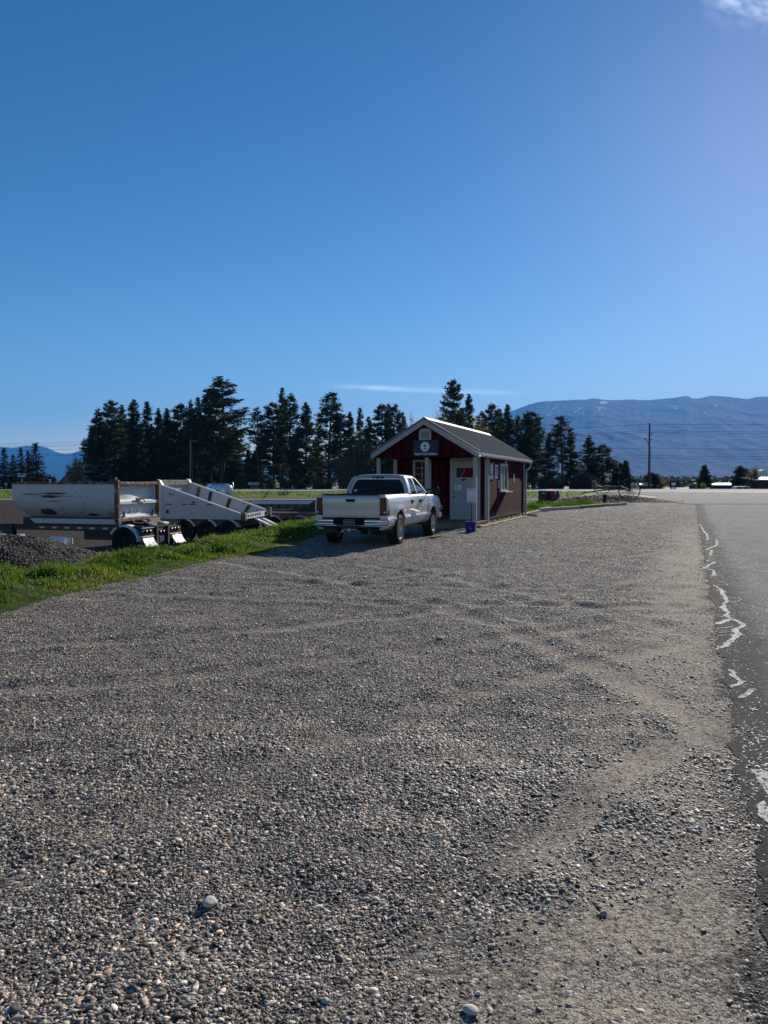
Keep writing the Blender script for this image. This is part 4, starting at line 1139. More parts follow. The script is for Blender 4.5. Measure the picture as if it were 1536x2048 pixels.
# pillars: strips running from belt to roof
def strip_pil(mb, side, ya0, ya1, yb0, yb1, off=.0):
    """between y ya0..ya1 at the belt and yb0..yb1 at the roof"""
    n_ = 6; P_ = []
    for i in range(n_+1):
        a = i/n_; z = 1.262 + a*(1.745-1.262); P_.append([])
        for y in (ya0+(yb0-ya0)*a, ya1+(yb1-ya1)*a):
            q = cp_(z, side, y); bow = .018*math.sin(math.pi*a); P_[-1].append((q[0]+side*(bow+off), q[1], q[2]))
    mb.grid(P_, sm=False)
    mb.grid([[(p[0]-side*.05, p[1], p[2]) for p in r_] for r_ in P_], sm=False)
    mb.grid([[r_[0], (r_[0][0]-side*.05, r_[0][1], r_[0][2])] for r_ in P_], sm=False); mb.grid([[r_[1], (r_[1][0]-side*.05, r_[1][1], r_[1][2])] for r_ in P_], sm=False)
b = MB()
for s_ in (-1, 1):
    strip_pil(b, s_, 1.0, 1.24, 1.13, 1.36)       # rear corner
    strip_pil(b, s_, 1.84, 1.94, 1.80, 1.89)      # between the doors
    strip_pil(b, s_, 3.06, 3.2, 2.24, 2.33)      # windscreen post
b.build('cab_pillar', M['silver'], tr)
def window_quad(mb, side, ya0, ya1, yb0, yb1, inset=.012):
    n_ = 6; P_ = []
    for i in range(n_+1):
        a = i/n_; z = 1.275 + a*(1.735-1.275); row = []
        for k in np.linspace(0, 1, 5):
            y = (ya0+(yb0-ya0)*a)*(1-k) + (ya1+(yb1-ya1)*a)*k
            q = cp_(z, side, y); row.append((q[0]+side*(.018*math.sin(math.pi*a)-inset), q[1], q[2]))
        P_.append(row)
    mb.grid(P_)
for s_, rdo, fdo in ((1, rd[0], fd[0]), (-1, rd[1], fd[1])):
    b = MB(); window_quad(b, s_, 1.22, 1.86, 1.34, 1.82); b.build('side_window', M['glass'], rdo)
    b = MB(); window_quad(b, s_, 1.92, 3.08, 1.87, 2.26); b.build('side_window', M['glass'], fdo)
# rear wall of the cab: rounded window opening in painted surround
def rearface(mb, hw0, hw1, z0, z1, y_off, rad, m=0):
    n_ = 8; out = []
    def P(u, v):        # u -1..1, v 0..1
        z = z0 + (z1-z0)*v; w = hw0 + (hw1-hw0)*v; t = (z-1.27)/(1.83-1.27)
        return (u*w, 1.03+.13*t + .05*u*u + y_off, z)
    pts = []
    W2, H = 1.0, 1.0
    rx, ry = rad/hw0, rad*1.3/(z1-z0)
    for (cu, cv, a0) in ((1-rx, ry, -90), (1-rx, 1-ry, 0), (-1+rx, 1-ry, 90), (-1+rx, ry, 180)):
        for k in range(7):
            a = R(a0 + 90*k/6); pts.append((cu+rx*math.cos(a), cv+ry*math.sin(a)))
    return [P(u, v) for u, v in pts]
outer = rearface(None, .93, .755, 1.20, 1.80, 0, .05)
inner = rearface(None, .815, .66, 1.285, 1.70, .004, .10)
b = MB(); b.grid([outer, inner], close=True, sm=False); b.build('cab_rear_panel', M['silver'], tr)
b = MB(); b.add([(p[0], p[1]+.012, p[2]) for p in inner], [tuple(range(len(inner)))]); rw = b.build('rear_window', M['glass'], tr)
b = MB(); b.add([(-.69,1.052,1.36),(-.60,1.052,1.36),(-.595,1.068,1.43),(-.685,1.068,1.43)], [(0,1,2,3)]); b.build('window_sticker', simple('sticker_lilac', (.45,.4,.5), .6), rw)
b = MB(); b.bbox(-.16,.16,1.105,1.17,1.735,1.79,.01); bl = b.build('third_brake_light', M['black'], tr)
b = MB(); b.box(-.10,-.06,1.10,1.106,1.755,1.77); b.box(.05,.09,1.10,1.106,1.755,1.77); b.build('lamp_lens', M['lens'], bl)
# windscreen
b = MB(); P_ = []
for i in range(5):
    a = i/4; z = 1.275+a*(1.735-1.275); q = cp_(z, 1, 3.2-(3.2-2.33)*a); P_.append([(q[0]*u, q[1]+.10*(1-u*u), z) for u in np.linspace(-1,1,9)])
b.grid(P_); b.build('windscreen', M['glass'], tr)
b = MB(); b.grid([[(.9*u, 3.0, 1.28) for u in (-1,0,1)], [(.9*u, 3.34, 1.27) for u in (-1,0,1)]]); b.box(-.7,.7,1.2,1.28,.9,1.25); b.box(-.7,-.1,2.2,2.35,.9,1.5); b.box(.1,.7,2.2,2.35,.9,1.5); b.build('cab_interior', M['black'], tr)
# tailgate
b = MB(); P_ = []
for z, dy in ((.74,.0),(.80,-.012),(.86,-.004),(1.0,-.02),(1.15,-.024),(1.26,-.018),(1.30,.0),(1.315,.03),(1.315,.07)):
    P_.append([(u*.765, -1.115+dy+.02*u*u, z) for u in np.linspace(-1,1,13)])
b.grid(P_); b.box(-.765,.765,-1.10,-1.05,.74,1.30)
tg = b.build('tailgate', M['silver'], tr)
b = MB(); b.box(-.755,.755,-1.131,-1.122,.838,.846); b.build('crease_line', M['steel'], tg)
b = MB(); b.prism([(-.135,1.19),(-.10,1.135),(.10,1.135),(.135,1.19),(.125,1.205),(-.125,1.205)], -1.15, -1.13, 'xz'); b.build('handle', M['black'], tg)
b = MB(); b.bbox(-.77,.77,-1.13,-1.04,1.316,1.335,.006); b.build('top_cap', M['black'], tg)
b = MB(); b.box(-.95,.95,-1.095,-1.05,.70,.80); b.build('rear_valance', M['black'], tr)
for s_ in (-1, 1):
    b = MB(); xa, xb = .775, .955
    prof_ = [(.80,1.0),(.84,1.0),(1.0,1.0),(1.2,.985),(1.235,.96)]
    P_ = []
    for z, k in prof_:
        P_.append([(s_*(xa), -1.125, z), (s_*(xa+(xb-xa)*.6*k), -1.128, z), (s_*(xb*k-.01), -1.10, z), (s_*(.982*k), -1.02, z), (s_*(.985*k), -.98, z)])
    b.grid(P_); b.grid([P_[0], [(p[0]*.9, p[1]+.05, p[2]) for p in P_[0]]]); b.grid([P_[-1], [(p[0]*.9, p[1]+.05, p[2]) for p in P_[-1]]])
    tl = b.build('taillight', M['red_lens'], tr)
    b = MB(); b.bbox(s_*.90-.035, s_*.90+.035, -1.134, -1.115, .85, .90, .008); b.build('reverse_lamp', M['lens'], tl)
    b = MB(); b.grid([[(s_*xa, -1.115, z), (s_*.9, -1.11, z), (s_*(.93 if z > 1.25 else .955), -1.09, z)] for z in (1.237,1.27,1.30)], sm=False)
    b.grid([[(s_*xa, -1.115, z), (s_*.9, -1.11, z), (s_*.96, -1.09, z)] for z in (.70,.795)], sm=False); b.build('rear_corner', M['silver'], tr)
# bumper: chrome step bumper with dark centre recess and plate
P_ = []
def bump_row(u):
    x = u*.99; y = -1.28 + .10*u*u + .16*max(0, abs(u)-.86)**1.0*4
    z1 = .70; z0 = .50 + (.0 if abs(u) > .42 else 0)
    return [(x, y+.12, z1+.004), (x, y, z1), (x, y-.02, z1-.025), (x, y-.005, .62), (x, y+.02, .57), (x, y-.03, .555), (x, y-.03, .53), (x, y+.06, .485)]
for rng in ((-1,-.42), (.42,1)):
    b = MB(); b.grid([bump_row(u) for u in np.linspace(rng[0], rng[1], 12)])
    P_.append(b)
rb = P_[0]; rb2 = P_[1]
allb = MB(); 
for q in P_: allb.add(q.v, q.f, 0, True)
allb.grid([bump_row(u)[5:] for u in np.linspace(-.42, .42, 8)])
for s_ in (-1,1):
    P2 = []
    for z, k in ((.705,1),(.66,1.01),(.60,1.005),(.55,.99),(.49,.94)):
        P2.append([(s_*.99*k, -1.10+.0*k, z), (s_*1.0*k, -.95, z), (s_*.99*k, -.62, z)])
    allb.grid(P2)
rbp = allb.build('rear_bumper', M['chrome'], tr)
b = MB(); b.box(-.45,.45,-1.235,-1.18,.545,.70); b.build('step_recess', M['black'], rbp)
b = MB(); b.bbox(-.155,.155,-1.262,-1.242,.565,.695,.006); pl = b.build('licence_plate', simple('plate_dark_frame', (.22,.23,.22), .5), rbp)
b = MB(); b.box(-.143,.143,-1.266,-1.2625,.577,.683); b.build('plate_face', simple('plate_face_navy', (.035,.05,.07), .5), pl)
text('plate_number', '6-CN0Q05', .062, simple('plate_text', (.25,.28,.25), .6), pl, (0, -1.267, .628), (math.pi/2,0,0), .0005, sx=.85)
b = MB(); b.box(-.04,.04,-1.26,-1.1,.40,.47); b.tube([(-.2,-1.2,.44),(.2,-1.2,.44)], .03, 8); b.box(-.22,-.14,-1.22,-1.20,.38,.41); b.build('hitch', M['steel'], rbp)
# handles, mirrors, fuel door, crease highlights, emblem lettering is left as small chrome bars
for s_, rdo, fdo, beds in ((1, rd[0], fd[0], bed[0]), (-1, rd[1], fd[1], bed[1])):
    for yy, par in ((1.13, rdo), (2.02, fdo)):
        b = MB(); xx = halfw(yy, 1.12)
        b.bbox(s_*xx-.03, s_*xx+.045, yy, yy+.19, 1.09, 1.13, .01); b.bbox(s_*xx-.02, s_*xx+.012, yy+.02, yy+.15, 1.04, 1.15, .01); b.build('door_handle', M['black'], par)
    b = MB(); b.bbox(s_*1.22-.11, s_*1.22+.11, 2.86, 2.98, 1.25, 1.50, .045); b.tube([(s_*.92,2.92,1.28),(s_*1.15,2.92,1.32)], .03, 8); b.tube([(s_*.92,2.92,1.40),(s_*1.15,2.92,1.42)], .02, 8)
    mi_ = b.build('side_mirror', M['black'], tr)
    b = MB(); b.box(s_*1.22-.085, s_*1.22+.085, 2.852, 2.857, 1.28, 1.46); b.build('mirror_glass', M['glass'], mi_)
b = MB(); xx = halfw(3.05, 1.0); b.box(xx-.005, xx+.012, 3.08, 3.30, .985, 1.0); b.build('badge', M['chrome'], fe[0])
if 0: b = MB(); xx = halfw(.55, 1.15); b.lathe([(0,0),(.06,0),(.06,.006),(0,.006)], 16, axis='x', M=Matrix.Translation((xx-.004, .60, 1.16))); b.build('fuel_door', M['silver'], bed[0])
# wheels
def wheel_proto(r_, w, parent, loc, side, rimm, n=40, rim_r=.24, tread=True):
    wh = bpy.data.objects.new('wheel', None); COL.objects.link(wh); wh.parent = parent; wh.location = loc
    prof = [(rim_r,-w*.42),(rim_r+.02,-w*.5),(r_-.06,-w*.52),(r_-.02,-w*.45),(r_,-w*.32),(r_,w*.32),(r_-.02,w*.45),(r_-.06,w*.52),(rim_r+.02,w*.5),(rim_r,w*.42)]
    b = MB(); b.lathe(prof, n, axis='x')
    if tread:
        for k in range(n):
            a = 2*math.pi*(k+.5)/n; Mx = Matrix.Rotation(a, 4, 'X')
            for xx in (-.36,-.12,.12,.36): b.box(xx*w-.025, xx*w+.025, -.018, .018, r_-.004, r_+.009, M=Mx)
    b.build('tyre', M['rubber'], wh, fix=False)
    b = MB(); s_ = side
    b.lathe([(rim_r,-w*.42),(rim_r-.02,-w*.3),(rim_r-.02,w*.3),(rim_r,w*.42)], n, axis='x')
    b.lathe([(0, s_*w*.20),(.055, s_*w*.20),(.06, s_*w*.10),(.10, s_*w*.10),(.15, s_*w*.02),(rim_r-.05, s_*w*.06),(rim_r-.02, s_*w*.26),(rim_r+.005, s_*w*.44)], n, axis='x')
    b.lathe([(rim_r+.005, s_*w*.44),(rim_r+.018, s_*w*.46),(rim_r+.005, s_*w*.48),(rim_r-.008, s_*w*.44)], n, axis='x')
    for k in range(8):
        a = 2*math.pi*k/8; b.lathe([(0,0),(.026,0),(.026,.010),(0,.010)], 10, 1, axis='x', M=Matrix.Translation((s_*(w*.07)+.0, .165*math.cos(a), .165*math.sin(a))))
        b.lathe([(0,0),(.011,0),(.011,.03),(0,.03)], 6, 1, axis='x', M=Matrix.Translation((s_*(w*.12), .08*math.cos(a+.2), .08*math.sin(a+.2))))
    b.build('rim', [rimm, M['iron']], wh, fix=False)
    return wh
for cy in (0, WB):
    for s_ in (-1, 1): wheel_proto(WR, .26, tr, (s_*.86, cy, WR), s_, M['wheel_steel'])

# ================================================================ trailers in the yard (their ground lies 0.95 m lower)
GY = -.97
# ---- half round dump trailer
ta = empty('dump_trailer', (-9.0, 26.0, GY), R(-16.5), 'white rusty half round dump trailer with a dented square tailgate', 'trailer', 'dump trailers in the yard')
H = 2.50; L_ = 4.35; WD = 2.4
def tub_sec(x):
    """cross-section: near side top, round belly, far side top; the belly rises at the front"""
    k = max(0, (-x - (L_-.6))/.6); zb = 1.17 + .42*(1-math.sqrt(max(0, 1-k**2)))
    xx = x
    pts = [(xx, 0, H), (xx, -.0, H-.3)]
    for a in np.linspace(0, math.pi, 22):
        pts.append((xx, WD/2 - WD/2*math.cos(a)*1.0, (H-.42) - ((H-.42)-zb)*math.sin(a)**.8))
    pts += [(xx, WD, H-.3), (xx, WD, H)]
    return pts
b = MB()
xs = list(-L_ + .6*(1-np.cos(np.linspace(0, math.pi/2, 12)))) + list(np.linspace(-L_+.75, -.06, 14))
b.grid([tub_sec(x) for x in xs])
b.add(tub_sec(-L_), [tuple(range(len(tub_sec(-L_))))])
b.build('tub', M['tub'], ta)
b = MB()
for y in (0, WD): b.bbox(-L_-.02, -.05, y-.05, y+.03, H-.02, H+.05, .01)
b.bbox(-L_-.05, -L_+.05, -.05, WD+.03, H-.02, H+.05, .01)
b.build('top_rail', M['rust'], ta)
b = MB(); b.prism([(-L_+.75,1.10),(-.1,1.10),(-.1,1.27),(-L_+.55,1.27)], .22, .36, 'xz'); b.prism([(-L_+.75,1.10),(-.1,1.10),(-.1,1.27),(-L_+.55,1.27)], WD-.36, WD-.22, 'xz'); b.build('lower_sill', M['wedge'], ta)
b = MB(); b.box(-L_+.1, -.1, .4, WD-.4, 1.05, 1.3); b.build('hoist_frame', M['frame'], ta)
# tailgate frame and panel
b = MB()
b.bbox(-.10,.06,-.07,.05,1.15,H+.12,.015); b.bbox(-.10,.06,WD-.05,WD+.07,1.15,H+.08,.015)
b.bbox(-.10,.06,.05,WD-.05,H-.05,H+.06,.015); b.bbox(-.10,.05,.05,WD-.05,1.20,1.32,.015)
gf = b.build('tailgate_frame', M['rust'], ta)
b = MB()
nY, nZ = 30, 24; rr_ = np.random.default_rng(3)
b.grid([[(-.12+.018*math.sin(3.1*y+1.3*z)*math.sin(5*z+y)-.02*math.exp(-((y-1.3)**2+(z-2.15)**2)/.08), y, z) for z in np.linspace(1.32, H-.05, nZ)] for y in np.linspace(.05, WD-.05, nY)])
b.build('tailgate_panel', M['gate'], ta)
b = MB()
b.prism([(-.13,1.83),(.03,1.80),(.03,1.885),(-.02,1.93),(-.13,1.95)], .05, WD-.05, 'xz')
b.prism([(-.13,1.321),(.035,1.321),(.035,1.36),(-.06,1.42),(-.13,1.43)], .05, WD-.05, 'xz')
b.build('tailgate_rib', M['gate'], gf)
b = MB()
b.bbox(.031,.07,.95,1.25,1.90,2.0,.01); b.tube([(.05,1.25,1.97),(.08,1.4,1.92),(.06,1.5,1.86)], .02, 6)
for y0 in (.28, 2.0): b.prism([(y0-.06,1.36),(y0+.06,1.36),(y0,1.55)], .0, .06, 'yz')
for y0 in (.55, 1.0): b.tube([(-.02,y0,1.44),(.0,y0+.28,1.64)], .012, 5)
b.bbox(-.02,.07,-.1,-.02,1.0,1.3,.01); b.bbox(-.12,.0,-.14,.0,H+.04,H+.2,.02); b.bbox(-.12,.02,WD-.02,WD+.1,H+.02,H+.14,.02)
b.build('latch_hardware', M['iron'], gf)
# chassis
b = MB()
for y in (.15, WD-.27): b.box(-L_-.55, .82, y, y+.12, .86, 1.06)
for x in (-4.4,-3,-1.6,-.2,.7): b.box(x, x+.12, .27, WD-.27, .88, 1.02)
b.prism([(-L_-.9,1.06),(-L_-.1,1.06),(-L_-.1,.62),(-L_-.55,.74)], .1, .3, 'xz')
b.box(-1.6,.9,.3,WD-.3,.55,.88)
b.build('chassis', M['frame'], ta)
m_, n_, l_, b_ = newmat('reflector_tape_red_white'); t_ = NT(m_)
sx_ = n_.new('ShaderNodeSeparateXYZ'); l_.new(t_.obj(), sx_.inputs[0])
fr_ = t_.math('FRACT', t_.math('DIVIDE', sx_.outputs[0], .52)); k_ = t_.math('GREATER_THAN', fr_, .6)
l_.new(t_.mix(k_, (.10,.006,.006), (.5,.5,.48)), b_.inputs['Base Color']); b_.inputs['Roughness'].default_value = .4
M['tape'] = m_
b = MB(); b.box(-L_+.75, .05, .143, .149, .93, .99); b.build('reflector_tape', M['tape'], ta)
def axle(parent, x, wy, r_, n_side=1, arc=True, arcm=None):
    for y in wy: wheel_proto(r_, .28, parent, (x, y, r_), 0, M['iron'])
def trailer_wheel(parent, x, y, r_):
    wh = bpy.data.objects.new('wheel', None); COL.objects.link(wh); wh.parent = parent; wh.location = (x, y, r_)
    n = 28; w = .28; rim_r = r_*.58
    b = MB(); b.lathe([(rim_r,-w*.4),(rim_r+.02,-w*.5),(r_-.06,-w*.52),(r_,-w*.35),(r_,w*.35),(r_-.06,w*.52),(rim_r+.02,w*.5),(rim_r,w*.4)], n, axis='y'); b.build('tyre', M['rubber'], wh, fix=False)
    b = MB(); b.lathe([(0,-.08),(.08,-.10),(.10,-.03),(rim_r*.7,-.02),(rim_r-.02,-.08),(rim_r+.01,-.13)], n, axis='y')
    for k in range(6):
        a = 2*math.pi*k/6; b.box(-.02,.02,-.05,-.02,.1,rim_r-.03, M=Matrix.Rotation(a,4,'Y'))
    b.build('rim', M['steel'] if False else simple('wheel_grey_'+parent.name, (.03,.03,.03), .7), wh, fix=False)
    return wh
for x in (.22,):
    for y in (.12, WD-.12): trailer_wheel(ta, x, y, .5)
def fender(parent, x, y0, y1, r_, zc, a0=15, a1=165, mat=None, th=.03):
    b = MB(); P_ = []
    for a in np.linspace(R(a0), R(a1), 16):
        P_.append([(x+r_*math.cos(a), y, zc+r_*math.sin(a)) for y in (y0, y1)])
    b.grid(P_); b.grid([[(x+(r_-th)*math.cos(a), y, zc+(r_-th)*math.sin(a)) for y in (y0, y1)] for a in np.linspace(R(a0), R(a1), 16)])
    for y in (y0, y1):
        b.grid([[(x+q*math.cos(a), y, zc+q*math.sin(a)) for q in (r_, r_-th-.03)] for a in np.linspace(R(a0), R(a1), 16)])
    return b.build('fender', mat or M['white_met'], parent)
fender(ta, .22, -.05, .32, .60, .50, 5, 150); fender(ta, .22, WD-.32, WD+.05, .60, .50, 5, 150)
# rear light bar
b = MB(); b.box(.83,.93,.0,.72,.74,.98); b.box(.83,.93,WD-.72,WD,.74,.98); b.box(.80,.92,.95,WD-.95,.45,1.0)
for y in (.80, WD-.90): b.box(.84,.97,y,y+.11,.12,1.04)
b.box(.84,.94,.91,WD-.9,1.0,1.06); b.box(.84,.93,.91,WD-.9,.12,.17)
lb = b.build('rear_crossmember', M['frame'], ta)
b = MB(); b.box(.825,.945,.0,.74,.69,.735); b.box(.825,.945,WD-.72,WD+.02,.69,.735); b.box(.85,.95,.05,.7,.985,1.0); b.build('light_bar_edge', M['white_met'], lb)
for y in (.22,.45, WD-.62,WD-.42,WD-.2, 1.08,1.28):
    b = MB(); z_ = .86 if not 1 < y < 1.4 else .80
    b.lathe([(0,.0),(.075,.0),(.07,.03),(0,.045)], 14, axis='x', M=Matrix.Translation((.93 if not 1 < y < 1.4 else .92, y, z_))); b.build('tail_lamp', M['red_lens'], lb)
b = MB(); b.box(.925,.93,1.05,1.37,.50,.68); b.build('licence_plate', simple('plate_blue', (.05,.08,.22), .5), lb)
M['flap'] = simple('mud_flap_white', (.66,.64,.6), .5, var=.08, dirt=(.3,.26,.2), dscale=9, damt=.5)
for y0, y1 in ((.0,.62), (WD-.60,WD+.02)):
    b = MB(); b.grid([[(.95,y0,.66),(.95,y1,.66)],[(1.02,y0-.02,.52),(1.02,y1+.0,.52)],[(1.15,y0-.03,.38),(1.15,y1,.38)]], sm=False); fl = b.build('mud_flap', M['flap'], ta)
    b = MB()
    for a0 in (y0+.02, y1-.16): b.grid([[(1.125,a0,.42),(1.125,a0+.12,.42)],[(1.158,a0,.385),(1.158,a0+.12,.385)]], sm=False)
    b.build('reflector', M['red_lens'], fl)
# braces and the splash plate between them
b = MB()
for y in (.86, WD-.85):
    b.tube([(-.05,y-.1,1.30),(.08,y-.05,1.14),(.40,y-.03,1.12)], .018, 6)
    b.prism([(.35,1.22),(.47,1.22),(.92,1.06),(.92,.98),(.80,.99)], y-.03, y+.06, 'xz')
b.build('brace', simple('galvanised', (.4,.4,.38), .5, .3, dirt=(.2,.16,.12)), ta)
b = MB(); b.prism([(.82,1.30),(WD-.85,1.30),(1.32,1.03),(1.16,1.03)], .60, .63, 'yz'); b.build('splash_plate', simple('tan_plate', (.3,.27,.2), .6, dirt=(.12,.09,.06)), ta)

# ---- wedge sided box trailer
tb = empty('wedge_trailer', (-9.68, 33.0, GY), R(-16.0), 'white open trailer whose sides slope down to a low tail', 'trailer', 'dump trailers in the yard')
LW, WW = 4.0, 2.46
def zt_(x): return 2.36 if x < .25 else 2.36 - (x-.25)*(2.36-1.15)/(LW-.25)
side = [(0,.99),(LW-.12,.99),(LW,1.06),(LW,1.15),(.25,2.36),(0,2.36)]
for y0, y1, nm in ((0,.05,'near'), (WW-.05,WW,'far')):
    zo = 0 if nm == 'near' else .10
    b = MB(); b.prism([(x, z+zo) for x, z in side], y0, y1, 'xz'); sp_o = b.build('side_panel', M['wedge'], tb)
    b = MB(); b.prism([(.22,2.36+zo),(LW+.02,1.15+zo),(LW+.02,1.20+zo),(.24,2.42+zo),(-.02,2.42+zo),(-.02,2.36+zo)], y0-.03, y1+.03, 'xz'); b.build('top_rail', M['white_met'], sp_o)
    if nm == 'near':
        b = MB()
        for x0, x1 in ((.32,.62),(1.15,1.4),(1.5,1.78),(2.3,2.55)): b.box(x0,x1,-.006,-.002,1.58,1.62)
        b.prism([(.52,2.0),(.56,2.1),(.60,2.0),(.56,1.96)], -.006,-.002,'xz'); b.prism([(.66,2.0),(.70,2.08),(.74,1.98)], -.006,-.002,'xz'); b.prism([(1.6,1.72),(1.78,1.72),(1.74,1.64),(1.62,1.66)], -.006,-.002,'xz')
        b.box(.36,.5,-.006,-.002,1.2,1.36)
        b.build('side_print', M['ink'], sp_o)
        b = MB(); b.box(0,LW-.14,-.02,.0,.98,1.05); b.box(.2,.24,-.02,0,1.05,2.3); b.build('side_stiffener', M['wedge'], sp_o)
    else:
        for x in (.55,1.15,2.1,3.05):
            b = MB(); z1 = zt_(x)+.03; b.prism([(x-.28,1.12),(x-.13,1.12),(x+.13,z1),(x-.02,z1+.02)], WW-.09, WW-.051, 'xz'); b.build('inner_rib', M['iron'] if x != .55 else M['rust'], sp_o)
b = MB(); b.box(0,.06,.05,WW-.05,1.0,2.42); fw = b.build('front_wall', M['wedge'], tb)
b = MB(); b.prism([(-.02,2.36),(.25,2.36),(.1,2.62),(-.02,2.66)], -.04,.10,'xz'); b.prism([(-.02,2.40),(.2,2.40),(.1,2.66),(-.02,2.70)], WW-.10,WW+.04,'xz'); b.build('corner_gusset', M['white_met'], fw)
b = MB(); b.bbox(.0,.14,.12,WW-.12,2.40,2.64,.02); b.build('headboard', simple('grimy_board', (.24,.23,.22), .8, var=.5, dirt=(.05,.045,.04), dscale=5, damt=.9), fw)
b = MB(); b.box(.06,LW-.06,.05,WW-.05,1.0,1.05); b.build('bed_floor', M['steel'], tb)
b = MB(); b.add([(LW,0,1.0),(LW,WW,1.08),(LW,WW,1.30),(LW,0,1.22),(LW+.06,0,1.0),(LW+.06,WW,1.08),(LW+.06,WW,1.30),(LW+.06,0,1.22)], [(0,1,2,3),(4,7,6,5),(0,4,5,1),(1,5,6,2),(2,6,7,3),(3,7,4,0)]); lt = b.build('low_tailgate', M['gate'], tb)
b = MB(); b.bbox(LW-.08,LW+.12,-.1,.1,.92,1.3,.03); b.bbox(LW-.08,LW+.14,WW-.12,WW+.08,.98,1.42,.03); b.build('tailgate_hinge', M['rust'], lt)
b = MB()
for k in range(6): b.box(LW+.062,LW+.067,.3+k*.22,.42+k*.22,1.08+.01*k,1.17+.012*k)
b.box(LW+.062,LW+.067,1.95,2.2,1.1,1.25)
b.build('painted_print', M['ink'], lt)
b = MB()
for y in (.35, WW-.45): b.box(-.4, LW-.2, y, y+.1, .68, .98)
for x in (0,1,2,3,3.7): b.box(x,x+.1,.45,WW-.45,.72,.95)
b.box(.2,3.2,.4,WW-.4,.45,.7)
b.build('chassis', M['frame'], tb)
b = MB(); b.box(.1,LW-.3,.30,.34,.72,.97); b.prism([(.05,.96),(1.1,.96),(.8,.62),(.35,.62)], .0,.06,'xz'); b.build('splash_plate', simple('dusty_plate', (.20,.18,.145), .7, dirt=(.1,.08,.05)), tb)
for x in (1.22, 2.24, 3.26):
    for y in (.14, WW-.14): trailer_wheel(tb, x, y, .46)
    fender(tb, x, -.02, .30, .56, .44, 25, 75, M['white_met'], .02)
b = MB()
for y in (.9, 1.5): b.prism([(LW+.05,.98),(LW+.17,.98),(LW+1.0,.62),(LW+1.0,.56),(LW+.88,.56)], y, y+.22, 'xz')
b.box(LW+.88,LW+1.02,.85,1.77,.54,.60)
b.build('ramp', M['white_met'], tb)

# ---- plank deck trailer and the long side-rail trailer behind
tcp = empty('flatbed_trailer', at(636, 1035, 37.0)*1.0, R(-6), 'low flatbed trailer with a weathered plank deck half hidden behind the pickup', 'trailer')
tcp.location.z = GY
b = MB()
for k in range(8): b.bbox(-3.4, 1.6, k*.27, k*.27+.25, 1.0+.01*(k%3), 1.07+.01*(k%3), .01)
b.build('plank_deck', M['wood'], tcp)
b = MB(); b.box(-3.4,1.6,.0,.08,.78,.99); b.box(-3.4,1.6,2.1,2.2,.78,.99); b.box(-3.3,1.5,.6,.7,.5,.8); b.box(-3.3,1.5,1.5,1.6,.5,.8); b.build('side_rail', M['rust'], tcp)
b = MB(); b.prism([(-3.2,1.10),(-1.5,1.2),(-.9,1.30),(-.35,1.62),(-.05,1.66),(.05,1.5),(.05,1.09)], .9, 1.5, 'xz'); b.build('gooseneck', M['iron'], tcp)
for x in (-2.2,-.9):
    trailer_wheel(tcp, x, .0, .42); trailer_wheel(tcp, x, 2.2, .42); fender(tcp, x, -.16, .16, .52, .42, 20, 100, M['white_met'], .02)
td = empty('side_rail_trailer', (at(498,1003,45).x, 46.0, GY), R(-3), 'long low trailer body with a bright top rail behind the plank deck trailer', 'trailer')
b = MB(); b.bbox(0,8.5,0,.12,1.22,1.42,.01); b.build('top_rail', M['white_met'], td)
b = MB(); b.box(0,8.5,.02,.08,.55,1.22); sdp = b.build('side_panel', simple('grey_side', (.12,.12,.125), .7, dirt=(.04,.04,.04)), td)
b = MB()
for k in range(17): b.box(k*.5+.1, k*.5+.18, -.03,.02,.55,1.22)
b.build('stake_rib', M['iron'], sdp)
b = MB(); b.box(0,8.5,.1,2.4,.6,.75); b.box(0,8.5,2.36,2.44,.55,1.4); b.build('deck', M['frame'], td)
for x in (6.4,7.5): trailer_wheel(td, x, .1, .45)
# ---- tank trailer
tt = empty('tank_trailer', (at(455,982,74).x, 74.0, float(zg(at(455,982,74).x, 74.0))), R(0), 'shiny white cylindrical water tank trailer seen from its round end behind the wedge trailer', 'trailer')
zc = at(455,982,74).z - tt.location.z; Mx = Matrix.Translation((0,0,zc)) @ Matrix.Rotation(R(38), 4, 'Z')
b = MB(); b.lathe([(0,-.12),(.35,-.09),(.58,-.02),(.66,.08),(.67,.2),(.67,3.6),(.6,3.75),(0,3.8)], 36, axis='y', M=Mx); b.build('tank', simple('tank_white', (.62,.66,.72), .25, .2, var=.05, coat=.5), tt)
b = MB()
for y in (.2,1.3,2.5): b.lathe([(.675,y),(.695,y),(.695,y+.06),(.675,y+.06)], 30, axis='y', M=Mx)
b.box(-.2,.2,.4,3.3,.68,.72, M=Mx)
b.build('tank_band', M['steel'], tt)
b = MB(); b.tube([(.5,-.2,-.7),(.5,-.2,.85)], .03, 6, M=Mx); b.tube([(-.15,-.16,-.6),(-.15,-.16,.6)], .02, 5, M=Mx); b.tube([(.1,-.16,-.6),(.1,-.16,.6)], .02, 5, M=Mx)
for k in range(6): b.tube([(-.15,-.16,-.5+k*.2),(.1,-.16,-.5+k*.2)], .015, 5, M=Mx)
b.build('ladder', M['steel'], tt)
b = MB(); b.box(-.45,.45,.2,3.6,-.95,-.62, M=Mx); b.box(-.4,-.3,.3,3.4,-zc+.35,-.95, M=Mx); b.box(.3,.4,.3,3.4,-zc+.35,-.95, M=Mx); b.build('chassis', M['frame'], tt)
for y in (.8,1.8):
    for x in (-.55,.55):
        w = trailer_wheel(tt, 0, 0, .42); p = Mx @ Vector((x, y, 0)); w.location = (p.x, p.y, .42); w.rotation_euler = (0,0,R(38-90))
